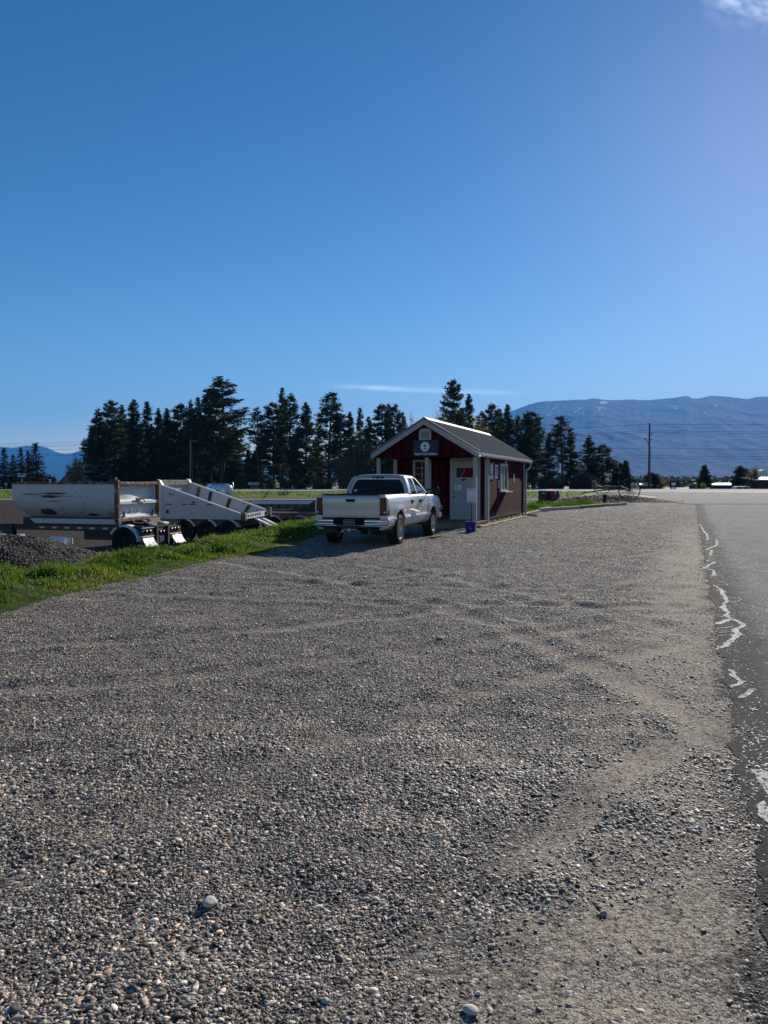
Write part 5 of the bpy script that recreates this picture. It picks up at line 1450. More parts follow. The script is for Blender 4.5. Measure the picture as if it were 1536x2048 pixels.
# ---- dark gravel pile
m_, n_, l_, b_ = newmat('dark_crushed_gravel'); t_ = NT(m_); p_ = t_.pos()
v_ = t_.voro(p_, 34); cs_ = n_.new('ShaderNodeSeparateColor'); l_.new(v_.outputs['Color'], cs_.inputs[0])
l_.new(t_.ramp(cs_.outputs[0], [(0,(.006,.006,.006)),(.6,(.018,.017,.017)),(.9,(.04,.038,.037)),(1,(.16,.15,.14))]), b_.inputs['Base Color']); b_.inputs['Roughness'].default_value = .8; b_.inputs['Specular IOR Level'].default_value = .2
l_.new(t_.bump(t_.math('SUBTRACT', cs_.outputs[1], v_.outputs['Distance']), 1.0, .05), b_.inputs['Normal'])
PILES = {}
def pile(name, cx, cy, rx, ry, h, flat, mat, label, cat, zb=None, n=90):
    xs = np.linspace(-1,1,n); XX, YY = np.meshgrid(xs, xs, indexing='ij')
    rr = np.hypot(XX, YY); hh = h*smooth((1-rr)/(1-flat))*(1+.05*lumpn(XX*rx+cx, YY*ry+cy, 2.2)) + .02*lumpn(XX*rx, YY*ry, 9.0)*(rr < 1)
    PX, PY = cx+XX*rx, cy+YY*ry; PZ = (zg(PX, PY) if zb is None else np.full_like(PX, zb)) ; base = PZ.copy()
    PZ = np.maximum(base - .06, np.where(rr < 1.02, zg(cx, cy)*0 + (np.minimum(base, base) + hh), base-.06))
    PZ = np.where(rr > 1.0, base-.08, PZ); PILES[name] = (cx, cy, rx, ry, PZ)
    i = np.arange(n*n).reshape(n,n); F = np.stack([i[:-1,:-1],i[1:,:-1],i[1:,1:],i[:-1,1:]],-1).reshape(-1,4)
    o = tri_mesh(name, np.stack([PX,PY,PZ],-1).reshape(-1,3), F, mat, smooth_=True)
    return tag(o, label, cat)
pile('gravel_pile', -10.0, 18.2, 5.6, 5.2, 1.25, .18, m_, 'heap of dark crushed gravel in front of the half round dump trailer', 'gravel pile')
pl_ = pile('dirt_mound', at(1228,1000,59).x, 60.5, 6.2, 3.0, .52, .1, simple('dark_mound_dirt', (.03,.026,.023), .9, var=.5, vscale=9, bump=1.0, bscale=22), 'low dark dirt mound under the old hay rake', 'mound')
def on_pile(name, n, seed, rlo, rhi, lab, dark):
    cx, cy, rx, ry, PZ = PILES[name]; r = np.random.default_rng(seed); m = PZ.shape[0]
    a = r.uniform(-.97, .97, n); c = r.uniform(-.97, .97, n); k = np.hypot(a, c) < .97; a, c = a[k], c[k]
    fi, fj = (a+1)/2*(m-1), (c+1)/2*(m-1); i, j = fi.astype(int), fj.astype(int); u, v = fi-i, fj-j
    z = PZ[i,j]*(1-u)*(1-v) + PZ[i+1,j]*u*(1-v) + PZ[i,j+1]*(1-u)*v + PZ[i+1,j+1]*u*v
    x, y = cx+a*rx, cy+c*ry
    stones(lab[0], x, y, r.uniform(rlo, rhi, len(x))*r.uniform(.7,1.3,len(x)), seed, lab[1], 1, .2, (.6,.95), z, dark)
on_pile('gravel_pile', 80000, 71, .011, .024, ('pile_stones', 'loose dark stones covering the gravel heap'), .6)
on_pile('dirt_mound', 9000, 72, .02, .05, ('mound_stones', 'loose dark clods on the low dirt mound'), .52)
# loose white panels under the trailer
b = MB(); b.add([(-.7,0,0),(.5,0,.1),(.55,.3,.38),(-.5,.35,.42),(-.1,.1,.02),(.9,.1,0),(.8,.4,.25),(.1,.4,.3)], [(0,1,2,3),(4,5,6,7)]); b.box(-.2,.9,.5,.56,0,.3)
o = b.build('scrap_panels', M['white_met']); o.location = (at(112,1068,31).x, 31, GY+.02); o.scale = (.6,.6,.8); tag(o, 'crumpled white sheet panels lying under the half round dump trailer', 'scrap metal')
b = MB(); b.box(-1.4,1.2,0,.8,.2,.32); b.box(-1.2,-1.0,0,.8,0,.2); b.box(.8,1,0,.8,0,.2)
o = b.build('low_skid', simple('pale_blue_grey', (.25,.28,.33), .6)); o.scale = (.45,.6,.7); o.location = (at(16,1064,34).x, 34, GY); tag(o, 'pale blue grey low skid at the left edge beyond the gravel pile', 'skid')
# leaning post by the frontage road, stump heap on the verge
b = MB(); b.tube([(0,0,0),(.62,0,.82)], .045, 6); o = b.build('leaning_post', M['iron']); p = onz(526, 998, 0); o.location = (p.x, p.y, -.03); tag(o, 'thin dark post leaning to the right in front of the green verge', 'post')
b = MB(); rq = random.Random(4)
for k in range(16):
    a = rq.uniform(-1.1,1.1); x = rq.uniform(-.5,.5); b.tube([(x,rq.uniform(-.2,.2),.0),(x+.25*math.sin(a),0,.3),(x+.5*math.sin(a)+.1,0,.5*math.cos(a)+.2)], .06, 5, m=k%2, r1=.02)
o = b.build('stump_heap', [M['iron'], M['concrete']]); o.location = at(567, 993, 84); o.location.z = .0; tag(o, 'small tangle of dark and pale roots lying on the verge', 'stump')

# ================================================================ kerb timbers and drums by the lawn
kpts = [(1048,1032.5),(1078,1024.5),(1103,1021.5),(1160,1017.5),(1217,1012.5),(1252,1010)]
klab = ['short pale kerb timber nearest the red building', 'second kerb timber from the building, half buried', 'long grey topped kerb timber in the middle of the row', 'dark kerb timber before the last one', 'last kerb timber with a pale top at the far end of the row']
for k in range(5):
    p, q = onz(*kpts[k]), onz(*kpts[k+1]); d = (q-p); ln = d.length - .12
    b = MB(); b.bbox(0, ln, -.09, .09, -.04, .17+.02*(k % 2), .025)
    o = b.build('kerb_timber', [M['concrete'], M['wood']][k in (0,3)]); o.location = (p.x, p.y, float(zg(p.x, p.y))); o.rotation_euler = (0, 0, math.atan2(d.y, d.x)); tag(o, klab[k], 'kerb timber', 'timbers edging the little lawn')
def drum(u, w, col, lab, box=False, Y=60.5):
    p = at(u, 1003, Y); z0 = float(zg(p.x, Y)); wm_ = w/FPX*Y; e = empty('drum' if not box else 'waste_bin', (p.x, Y, z0), R(-12), lab, 'barrel' if not box else 'bin', 'row of barrels and bins beyond the lawn')
    mt = simple('drum_'+str(u), col, .5, .1, var=.2, dirt=(.03,.03,.03)); h = .85
    b = MB()
    if box: b.bbox(-wm_/2, wm_/2, -wm_/2, wm_/2, 0, h, .03)
    else: b.lathe([(0,0),(wm_/2,0),(wm_/2,h*.32),(wm_/2+.012,h*.34),(wm_/2,h*.36),(wm_/2,h*.65),(wm_/2+.012,h*.67),(wm_/2,h*.69),(wm_/2,h),(wm_/2-.03,h),(wm_/2-.03,h-.03),(0,h-.03)], 24)
    bd_ = b.build('body', mt, e)
    b = MB(); b.lathe([(wm_/2+.005,h-.02),(wm_/2+.015,h),(wm_/2+.005,h+.02),(wm_/2-.03,h+.02)], 24) if not box else b.bbox(-wm_/2-.02,wm_/2+.02,-wm_/2-.02,wm_/2+.02,h,h+.03,.01)
    b.build('lid' if box else 'rim', mt, e)
    return e, wm_
e, w_ = drum(1084, 15, (.010,.012,.035), 'navy blue bin with a pale sticker, leftmost in the row of barrels and bins', True)
b = MB(); b.box(.02,.2,-w_/2-.006,-w_/2-.001,.66,.72); b.build('sticker', M['letter'], e)
drum(1098, 12.5, (.03,.008,.010), 'almost black barrel between the navy bin and the dark red barrels', Y=61)
drum(1106.5, 9.5, (.30,.02,.03), 'dark red barrel in the row, right of the black one', Y=60.2)
drum(1114, 9.5, (.075,.085,.12), 'grey blue barrel, rightmost of the row', Y=60.8)
# ---- antique dump rake on the mound
ur, ul = at(1258.7, 980, 54), at(1204, 974, 64)
rk = empty('hay_rake', (ur.x, ur.y, 0), 0, 'old rusty horse drawn hay rake with two big spoked wheels on the dirt mound', 'hay rake')
ax = Vector((ul.x-ur.x, ul.y-ur.y, ul.z-ur.z))
def spoked(loc, r_, name):
    wh = bpy.data.objects.new(name, None); COL.objects.link(wh); wh.parent = rk; wh.location = loc; wh.rotation_euler = (0,0,math.atan2(ax.y, ax.x))
    b = MB(); b.lathe([(r_,-.045),(r_,.045),(r_-.05,.045),(r_-.05,-.045),(r_,-.045)], 40, axis='x', sm=False); b.build('rim', M['black'], wh, fix=False)
    b = MB()
    for k in range(14):
        a = 2*math.pi*k/14; b.tube([(0,.06*math.cos(a),.06*math.sin(a)),(0,(r_-.02)*math.cos(a),(r_-.02)*math.sin(a))], .018, 5)
    b.lathe([(0,-.12),(.07,-.1),(.07,.1),(0,.12)], 12, axis='x'); b.build('spokes', M['iron'], wh, fix=False)
spoked((0,0,ur.z), .76, 'wheel'); spoked((ax.x,ax.y,ul.z), .68, 'wheel')
b = MB(); A_, B_ = Vector((0,0,ur.z)), Vector((ax.x,ax.y,ul.z)); b.tube([A_+ (B_-A_)*.02, A_+(B_-A_)*.98], .06, 8); b.tube([A_+Vector((0,-.1,.12))+(B_-A_)*.06, A_+Vector((0,-.1,.12))+(B_-A_)*.94], .05, 8); b.build('axle', M['iron'], rk)
b = MB(); nrm = Vector((ax.y,-ax.x,0)).normalized()
for k in range(26):
    p = A_.lerp(B_, .08+.84*k/25)
    b.tube([p, p+nrm*.35+Vector((0,0,.08)), p+nrm*.55+Vector((0,0,-.25)), p+nrm*.45+Vector((0,0,-.62)), p+nrm*.2+Vector((0,0,-.80))], .012, 4)
b.build('rake_teeth', M['iron'], rk)
b = MB(); c_ = A_.lerp(B_, .5); b.tube([c_, c_-nrm*.4+Vector((0,0,.45))], .03, 6); b.tube([c_, c_-nrm*2.4+Vector((0,0,-.35))], .05, 6); b.tube([A_.lerp(B_,.3), c_-nrm*1.4+Vector((0,0,-.2))], .035, 6); b.tube([c_+(B_-A_)*.1, c_+(B_-A_)*.1+Vector((0,0,.75))], .02, 6); b.tube([c_-(B_-A_)*.15, c_-(B_-A_)*.12+Vector((0,0,.6))], .02, 6); b.build('frame_and_shafts', M['iron'], rk)
b = MB(); b.lathe([(0,0),(.16,.02),(.22,.1),(.2,.1),(.14,.05),(0,.03)], 14, M=Matrix.Translation(c_-nrm*.42+Vector((0,0,.45)))); b.build('seat', M['iron'], rk)

# ================================================================ utility poles and wires
def wire_curve(name, P0, P1, sag, r_, n=24):
    pts = [P0.lerp(P1, i/n) - Vector((0,0,sag*4*(i/n)*(1-i/n))) for i in range(n+1)]
    return pts
pr = at(1297.5, 975, 163); pr.z = 0
rp = empty('utility_pole', (pr.x, pr.y, 0), 0, 'tall dark wooden utility pole beside the highway at the right', 'utility pole', 'utility poles along the highway'); rp.scale = (1.163,)*3
b = MB(); b.tube([(0,0,-.3),(0,0,11.95)], .19, 10, r1=.13); b.build('shaft', M['pole_wood'], rp)
b = MB(); b.tube([(.42,.2,-.3),(.36,.2,7.6)], .06, 8, r1=.05); b.build('stub_pole', M['pole_grey'], rp)
b = MB()
for z in (10.1,9.75,8.9): b.tube([(.12,0,z),(.38,0,z+.04)], .06, 6); b.lathe([(0,0),(.09,.0),(.05,.1),(.09,.16),(0,.2)], 8, M=Matrix.Translation((.4,0,z)))
b.tube([(0,0,8.0),(-.7,0,9.1)], .06, 6); b.lathe([(0,0),(.14,0),(.16,.3),(.0,.4)], 10, M=Matrix.Translation((-.75,0,9.0))); b.tube([(-.1,0,8.9),(-.75,0,9.3)], .03, 5)
b.build('insulator', M['iron'], rp)
pq = at(380.5, 976, 163); pq.z = 0
lp = empty('utility_pole', (pq.x, pq.y, 0), 0, 'grey wooden utility pole with a short crossarm in front of the tall dark grove', 'utility pole', 'utility poles along the highway')
hl = at(381, 878, 163).z
b = MB(); b.tube([(0,0,-.3),(.12,0,hl)], .15, 8, r1=.11); b.build('shaft', M['pole_grey'], lp)
b = MB(); b.tube([(.42,.3,-.3),(.3,.3,hl-1.2)], .05, 6); b.build('guy_wire', M['pole_grey'], lp)
b = MB(); b.box(-.75,.85,-.05,.05,hl-.42,hl-.30, M=Matrix.Rotation(R(6),4,'Y')); b.tube([(.1,0,hl-1.1),(.75,0,hl-.45)], .03, 5); b.build('crossarm', M['pole_grey'], lp)
wires = [('topmost overhead wire', 848, 878, 850, .2), ('second overhead wire from the top', 861, 881, 864, .35), ('third overhead wire, just under the second', 864.5, 884, 867, .35), ('fourth overhead wire', 896, 890, 899, .4), ('fifth overhead wire', 911, 897, 913, .5), ('lowest overhead wire', 915.5, 901, 918, .5)]
for k, (lab, vr, vl, ve, sg) in enumerate(wires):
    P1 = at(1298, vr, 163); P0 = at(381, vl, 163); P2 = at(1820, ve, 163); P3 = at(-300, vl+14, 163)
    b = MB()
    for a_, c_, s_ in ((P0, P1, sg+.5), (P1, P2, sg*.4), (P3, P0, sg)):
        b.tube(wire_curve('', a_, c_, s_, 0), .020, 4, caps=False)
    o = b.build('overhead_wire', M['black'], fix=False); tag(o, lab + ' strung along the highway poles', 'wire', 'overhead wires')

# ================================================================ trees
def needle_mat(name, lo, mid, hi, tr=.12):
    m, n, l, b = newmat(name); t = NT(m)
    f = t.attr('tone').outputs['Fac']
    l.new(t.ramp(f, [(0, lo), (.55, mid), (1, hi)]), b.inputs['Base Color']); b.inputs['Roughness'].default_value = .7; b.inputs['Specular IOR Level'].default_value = .2
    tr_ = n.new('ShaderNodeBsdfTranslucent'); l.new(t.ramp(f, [(0, lo), (1, hi)]), tr_.inputs['Color'])
    ms = n.new('ShaderNodeMixShader'); ms.inputs[0].default_value = tr; l.new(b.outputs[0], ms.inputs[1]); l.new(tr_.outputs[0], ms.inputs[2]); l.new(ms.outputs[0], n['Material Output'].inputs['Surface'])
    return m
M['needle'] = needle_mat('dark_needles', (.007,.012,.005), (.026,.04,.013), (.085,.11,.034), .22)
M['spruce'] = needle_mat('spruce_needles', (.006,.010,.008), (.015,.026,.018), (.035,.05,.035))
M['bark'] = simple('pine_bark', (.05,.034,.025), .9, var=.4, bump=.4)
M['bud'] = needle_mat('yellow_green_buds', (.10,.09,.015), (.22,.20,.03), (.36,.32,.06), .4)
M['bud_dark'] = needle_mat('olive_buds', (.035,.035,.012), (.07,.068,.022), (.12,.11,.04), .35)
M['bud_gold'] = needle_mat('golden_buds', (.12,.08,.03), (.22,.16,.06), (.3,.24,.1), .4)
M['shrub'] = needle_mat('shrub_leaves', (.02,.03,.008), (.05,.065,.02), (.10,.12,.03), .35)
M['twig'] = simple('grey_twigs', (.10,.085,.065), .9)
def conifer(seed, h=24.0, kind='fir', bare=.12, wid=.17, dens=1.0, leafsz=.34, lean=0.0):
    """returns (crown verts, faces, tone, trunk MB): limbs in whorls with clumps of needle faces along them"""
    r = np.random.default_rng(seed); cents = []; axes = []; tones = []
    tk = MB(); P_ = [(lean*h*(q**2)+.12*math.sin(q*5+seed), .1*math.cos(q*4+seed), h*q) for q in np.linspace(0,.985,10)]
    tk.tube(P_, h*.013+.05, 8, r1=.03)
    z = h*bare; top = h*.99
    while z < top:
        q = (z/h - bare)/(1-bare)
        if kind == 'fir': prof = (1-q)**.62*(.62+.38*min(1, q/.18))
        elif kind == 'spruce': prof = (1-q)**.95*(.8+.2*min(1, q/.1))
        else: prof = min(1, .35+q*1.6)*max(.0, (1-q**2.6))**.75
        nb = int(r.integers(3, 7)) if kind != 'spruce' else int(r.integers(5, 8))
        side_gap = r.uniform(0, 6.28)
        for _ in range(nb):
            a = r.uniform(0, 6.28)
            ln = h*wid*prof*r.uniform(.55, 1.18)
            if kind == 'pine' and r.random() < .22: continue
            if ln < .15: ln = .15
            x0, y0 = lean*h*((z/h)**2), 0
            if kind == 'spruce': slope, curl = -.38, .30
            elif kind == 'fir': slope, curl = r.uniform(-.28,.18), r.uniform(-.05,.22)
            else: slope, curl = r.uniform(-.12,.42), r.uniform(.0,.3)
            tip = (x0+ln*math.cos(a), y0+ln*math.sin(a), z+ln*slope+ln*curl)
            if ln > 1.0: tk.tube([(x0,y0,z),(x0+ln*.55*math.cos(a), y0+ln*.55*math.sin(a), z+ln*.55*slope), tip], .035+.012*ln, 4, r1=.012, caps=False)
            m_ = max(4, int(dens*ln*(17 if kind != 'spruce' else 9)))
            s_ = r.uniform(.18 if kind != 'pine' else .42, 1.05, m_)
            pz = z + ln*slope*s_ + ln*curl*s_**2
            sp = (.10+.16*ln*(1.15-s_)) if kind != 'pine' else (.22+.09*ln)
            cx = x0 + ln*s_*math.cos(a) + r.normal(0, 1, m_)*sp*abs(math.sin(a)) + r.normal(0,.12,m_)
            cy = y0 + ln*s_*math.sin(a) + r.normal(0, 1, m_)*sp*abs(math.cos(a)) + r.normal(0,.12,m_)
            cz = pz + r.normal(0, .09 if kind == 'spruce' else .2, m_) - (.1*np.abs(r.normal(0,1,m_)) if kind == 'spruce' else 0)
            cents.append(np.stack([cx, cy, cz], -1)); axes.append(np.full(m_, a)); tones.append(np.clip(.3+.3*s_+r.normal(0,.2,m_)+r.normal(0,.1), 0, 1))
        z += h*(r.uniform(.012,.026) if kind != 'spruce' else r.uniform(.026,.036))
    C = np.concatenate(cents); A = np.concatenate(axes); T = np.concatenate(tones); n = len(C)
    # each clump: two crossed ragged triangles
    s = leafsz*r.uniform(.5, 1.35, (n,1)); Fs = []; Vs = []
    for k in range(3):
        d1 = r.normal(0, 1, (n,3)); d1[:,2] *= .45; d1[:,0] += np.cos(A)*.8; d1[:,1] += np.sin(A)*.8; d1 /= np.linalg.norm(d1, axis=1, keepdims=True)
        d2 = r.normal(0, 1, (n,3)); d2[:,2] *= (.35 if kind == 'spruce' else .8); d2 /= np.linalg.norm(d2, axis=1, keepdims=True)
        Vs.append(np.stack([C-d1*s*.8, C+d2*s*.55, C+d1*s*.9], 1))
    V = np.concatenate(Vs, 0).reshape(-1,3); F = np.arange(len(V)).reshape(-1,3)
    return V, F, np.repeat(np.tile(T, 3), 3), tk
M['bud_pale'] = needle_mat('pale_buds', (.10,.11,.05), (.2,.21,.1), (.3,.31,.17), .35)
PROT = {}
def proto(key, **kw):
    V, F, T, tk = conifer(**kw)
    me = None
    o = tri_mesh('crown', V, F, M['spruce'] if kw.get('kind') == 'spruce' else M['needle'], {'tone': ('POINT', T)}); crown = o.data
    t_o = tk.build('trunk', M['bark'], fix=False); trunk = t_o.data
    bpy.data.objects.remove(o); bpy.data.objects.remove(t_o)
    PROT[key] = (crown, trunk, kw.get('h', 24.0), kw.get('wid', .17))
proto('fir0', seed=1, kind='fir', bare=.10, wid=.17)
proto('fir1', seed=2, kind='fir', bare=.16, wid=.15)
proto('fir2', seed=3, kind='fir', bare=.06, wid=.19)
proto('fir3', seed=4, kind='fir', bare=.20, wid=.13, dens=.8)
proto('pine0', seed=5, kind='pine', bare=.30, wid=.15, dens=1.15)
proto('pine1', seed=6, kind='pine', bare=.42, wid=.13, dens=1.0, lean=-.02)
proto('pine2', seed=7, kind='pine', bare=.22, wid=.17, dens=1.3)
proto('thin', seed=8, kind='pine', bare=.34, wid=.10, dens=.75, lean=-.03)
proto('spruce0', seed=9, kind='spruce', bare=.04, wid=.24, h=12, leafsz=.3)
proto('spruce1', seed=10, kind='spruce', bare=.04, wid=.26, h=12, leafsz=.3, dens=1.2)
proto('small0', seed=11, kind='fir', bare=.04, wid=.24, h=10, leafsz=.26, dens=1.3)
proto('small1', seed=12, kind='pine', bare=.08, wid=.27, h=10, leafsz=.28, dens=1.8)
GB = -1.6
def tree(u, vtop, wpx, key, Y, label, name='pine_tree', cat='conifer', group=None, seed=0):
    crown, trunk, h, wid = PROT[key]
    p = at(u, vtop, Y); H_ = p.z - GB; s = H_/h; sw = (wpx/FPX*Y)/(2*wid*h)*1.3
    e = empty(name, (p.x, Y, GB), random.Random(seed*7+int(u)).uniform(0, 6.28) if key != 'thin' else 0, label, cat, group)
    e.scale = (sw, sw, s)
    for nm, me in (('crown', crown), ('trunk', trunk)):
        o = bpy.data.objects.new(nm, me); COL.objects.link(o); o.parent = e
    return e
G1 = 'tall conifers of the left grove'; G2 = 'conifers between the grove and the red building'; G3 = 'conifers to the right of the red building'
T_ = [
 (196,817,66,'fir2',178,'broad dark fir at the left end of the tall grove beside the pale barn',G1,'fir_tree'),
 (224,799,52,'pine2',182,'round topped conifer, second from the left end of the grove',G1,'pine_tree'),
 (243,808,40,'fir1',190,'slim fir in a dip of the grove between two taller tops near its left end',G1,'fir_tree'),
 (268,794,56,'fir0',180,'pointed fir that is the highest of the left half of the grove',G1,'fir_tree'),
 (294,801,46,'fir3',184,'thin tipped fir just right of the highest one in the left half of the grove',G1,'fir_tree'),
 (317,815,40,'fir1',186,'shorter fir in the low middle of the grove',G1,'fir_tree'),
 (333,812,46,'fir0',180,'stocky fir left of the grey crossarm pole in the grove',G1,'fir_tree'),
 (361,806,50,'pine2',184,'blunt topped pine directly left of the crossarm pole',G1,'pine_tree'),
 (381,799,48,'fir2',179,'fir standing right behind the crossarm pole',G1,'fir_tree'),
 (396,792,42,'fir3',188,'narrow spire just right of the crossarm pole',G1,'fir_tree'),
 (421,775,58,'pine2',182,'second highest pine of the grove with a domed top',G1,'pine_tree'),
 (444,754,98,'pine0',176,'tallest pine of all with broad ragged right side at the grove end',G1,'pine_tree'),
 (470,860,44,'fir2',184,'low dark fir under the ragged side of the tallest pine',G1,'fir_tree'),
 (497,899,26,'small0',190,'small pointed fir in the sky gap right of the tallest pine','small firs in the sky gap','fir_tree'),
 (509,906,24,'small1',186,'small rounded conifer in the sky gap, beside the small pointed fir','small firs in the sky gap','conifer'),
 (521,815,38,'thin',176,'spindly pine with an open crown that starts the group right of the sky gap',G2,'pine_tree'),
 (547,803,56,'pine2',180,'broad headed pine right of the spindly one',G2,'pine_tree'),
 (564,773,40,'fir3',186,'thin see through tip rising highest right of the sky gap',G2,'fir_tree'),
 (580,787,48,'pine0',178,'tall pine with a bent lower trunk right of the highest thin tip',G2,'pine_tree'),
 (611,800,54,'fir0',180,'very dense dark fir standing a little apart, right of the bent pine',G2,'fir_tree'),
 (637,836,36,'fir3',188,'shorter sparse fir between the dense dark fir and the clear trunk pine',G2,'fir_tree'),
 (658,783,54,'pine1',177,'pine with a long clear trunk and airy crown above the pickup tailgate',G2,'pine_tree'),
 (680,827,36,'pine0',182,'thin crowned pine just right of the clear trunk pine',G2,'pine_tree'),
 (700,822,42,'fir1',180,'dark fir left of the pale tipped open fir above the pickup cab',G2,'fir_tree'),
 (720,813,32,'fir3',186,'open fir with a pale feathery tip above the pickup cab',G2,'fir_tree'),
 (737,829,40,'fir0',180,'sharp dark cone shaped fir right of the feathery tip',G2,'fir_tree'),
 (764,807,50,'pine2',181,'left of the cluster of tops just beside the gable of the building',G2,'pine_tree'),
 (777,805,36,'fir3',186,'middle spire of the cluster beside the gable',G2,'fir_tree'),
 (789,808,42,'pine0',180,'right hand dome of the cluster beside the gable',G2,'pine_tree'),
 (805,821,40,'fir0',184,'lowest fir of the cluster, touching the gable slope',G2,'fir_tree'),
 (905,757,52,'pine2',172,'tall round topped pine rising directly behind the roof ridge',G3,'pine_tree'),
 (925,812,40,'fir0',182,'dark fir low between the round topped pine and the forked one',G3,'fir_tree'),
 (938,786,40,'fir1',178,'pointed fir right of the round topped pine behind the roof',G3,'fir_tree'),
 (963,822,38,'pine0',182,'low pine behind the middle of the roof',G3,'pine_tree'),
 (985,806,44,'pine2',178,'rounded pine behind the right half of the roof',G3,'pine_tree'),
 (1000,816,38,'fir1',184,'narrow fir in the gap above the right half of the roof',G3,'fir_tree'),
 (1015,804,44,'fir0',178,'highest fir above the far end of the roof',G3,'fir_tree'),
 (1036,829,40,'fir3',182,'thin fir just left of the mountain slope',G3,'fir_tree'),
 (1053,822,38,'pine0',178,'left of the twin tops beyond the roof corner',G3,'pine_tree'),
 (1066,822,50,'pine2',176,'right of the twin tops beyond the roof corner, ragged on its right side',G3,'pine_tree'),
 (1097,866,44,'fir0',172,'dense dark fir above the row of barrels',G3,'fir_tree'),
 (1125,831,44,'pine1',170,'tall pine with visible slanting trunk against the mountain',G3,'pine_tree'),
 (1142,866,44,'fir1',176,'fir leaning on the right flank of the slanting trunk pine',G3,'fir_tree'),
 (1178,870,54,'fir2',172,'broad conical fir left of the hay rake wheels',G3,'fir_tree'),
 (1206,888,46,'pine2',170,'lower bushy pine above the left rake wheel',G3,'pine_tree'),
 (1232,921,24,'small0',180,'leftmost of the three small firs ending the right hand row',G3,'fir_tree'),
 (1241,926,22,'small1',184,'middle one of the three small firs ending the right hand row',G3,'conifer'),
 (1252,921,30,'small0',178,'rightmost of the three small firs ending the right hand row',G3,'fir_tree'),
 (1304,945,26,'small1',190,'small dark tree right behind the tall utility pole','lone trees by the right hand highway','conifer'),
 (1409,930,32,'small0',175,'lone pointed fir above the long white roof','lone trees by the right hand highway','fir_tree'),
 (1481,932,27,'small1',178,'rounded dark pine between the long white roof and the brown shed','lone trees by the right hand highway','pine_tree'),
 (1493,937,16,'small1',190,'narrow dark tree squeezed behind the rounded pine and the golden bush','lone trees by the right hand highway','conifer'),
]
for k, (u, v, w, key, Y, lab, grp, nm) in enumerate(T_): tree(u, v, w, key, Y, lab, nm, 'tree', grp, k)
for k, (u, v, w, lab) in enumerate([(8,896,44,'spruce cut by the left edge of the picture'),(26,907,34,'shortest spruce of the left row'),(41,896,40,'spruce behind the oval sign'),(56,898,34,'thin spruce left of the tallest one in the left row'),(71,886,58,'tallest spruce of the left row with drooping layered boughs')]):
    tree(u, v, w*1.15, ['spruce0','spruce1'][k % 2], 164+3*k, lab, 'spruce_tree', 'tree', 'row of spruces by the left highway', k+60)
# back row that closes the gaps; nothing tells these apart
rb_ = random.Random(8)
for k, u in enumerate(list(range(186,470,20))):
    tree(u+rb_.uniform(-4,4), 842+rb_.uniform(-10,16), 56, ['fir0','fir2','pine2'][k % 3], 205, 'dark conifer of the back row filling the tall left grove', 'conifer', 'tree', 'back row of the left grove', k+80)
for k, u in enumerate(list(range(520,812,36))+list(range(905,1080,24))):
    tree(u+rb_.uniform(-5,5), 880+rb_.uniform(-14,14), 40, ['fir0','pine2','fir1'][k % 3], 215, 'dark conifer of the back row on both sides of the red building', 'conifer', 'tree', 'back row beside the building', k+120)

def bushy(name, u, vtop, w, Y, mat, label, cat, seed, n=2600, leaf=.16, twigs=40, base=None, round_=.55, grp=None, tw=None):
    """a many stemmed leafing tree: stems fan out from the base, small leaf faces gather round their ends"""
    p = at(u, vtop, Y); z0 = GB if base is None else base; Hh = p.z - z0; Wd = w/FPX*Y/2; r = np.random.default_rng(seed)
    e = empty(name, (p.x, Y, z0), 0, label, cat, grp)
    tk = MB(); tips = []
    for k in range(twigs):
        a = r.uniform(0, 6.28); q = r.random()**.7; el_ = r.uniform(.35, 1.0)
        zt = Hh*el_*math.sqrt(max(.05, 1-(q*round_*1.3)**2)); x, y = Wd*q*math.cos(a), Wd*q*math.sin(a)
        mid = (x*.45+r.normal(0,.1), y*.45, zt*.55); tips.append((mid, (x, y, zt)))
        tk.tube([(r.normal(0,.12), r.normal(0,.12), 0), mid, (x, y, zt)], .05+.01*Hh, 4, r1=.012, caps=False)
        for _ in range(3):
            c = np.array(mid)*(1-(s:=r.uniform(.2,1))) + np.array((x,y,zt))*s
            tk.tube([tuple(c), tuple(c+r.normal(0,1,3)*np.array([.14,.14,.12])*Hh*.8)], .018, 3, r1=.008, caps=False)
    tk.build('stems', tw or M['twig'], e, fix=False)
    T2 = np.array([t[1] for t in tips]); Mi = np.array([t[0] for t in tips])
    i = r.integers(0, twigs, n); s = r.uniform(.25, 1.08, n)[:,None]; C = Mi[i]*(1-s)+T2[i]*s + r.normal(0, 1, (n,3))*np.array([Wd*.13, Wd*.13, Hh*.06])
    C[:,2] = np.maximum(C[:,2], .1)
    V = C[:,None,:] + r.normal(0, 1, (n,3,3))*leaf
    tri_mesh('foliage', V.reshape(-1,3), np.arange(n*3).reshape(-1,3), mat, {'tone': ('POINT', np.repeat(np.clip(.5+r.normal(0,.22,n),0,1),3))}, e)
    return e
bushy('bare_tree', 716, 858, 84, 168, M['bud_dark'], 'wide twiggy tree just coming into leaf behind the pickup cab', 'tree', 1, 5200, .13, 150)
bushy('bare_tree', 690, 893, 50, 162, M['bud_dark'], 'smaller twiggy bush left of the wide twiggy tree', 'tree', 2, 2600, .12, 90)
bushy('willow_tree', 884, 826, 70, 165, M['bud'], 'yellow green leafing willow behind the roof ridge', 'tree', 3, 15000, .12, 140)
bushy('willow_tree', 958, 845, 62, 165, M['bud'], 'yellow green leafing willow behind the right roof slope', 'tree', 4, 15000, .12, 140)
bushy('willow_tree', 822, 836, 36, 165, M['bud'], 'small yellow green tree at the left gable slope', 'tree', 5, 6000, .12, 70)
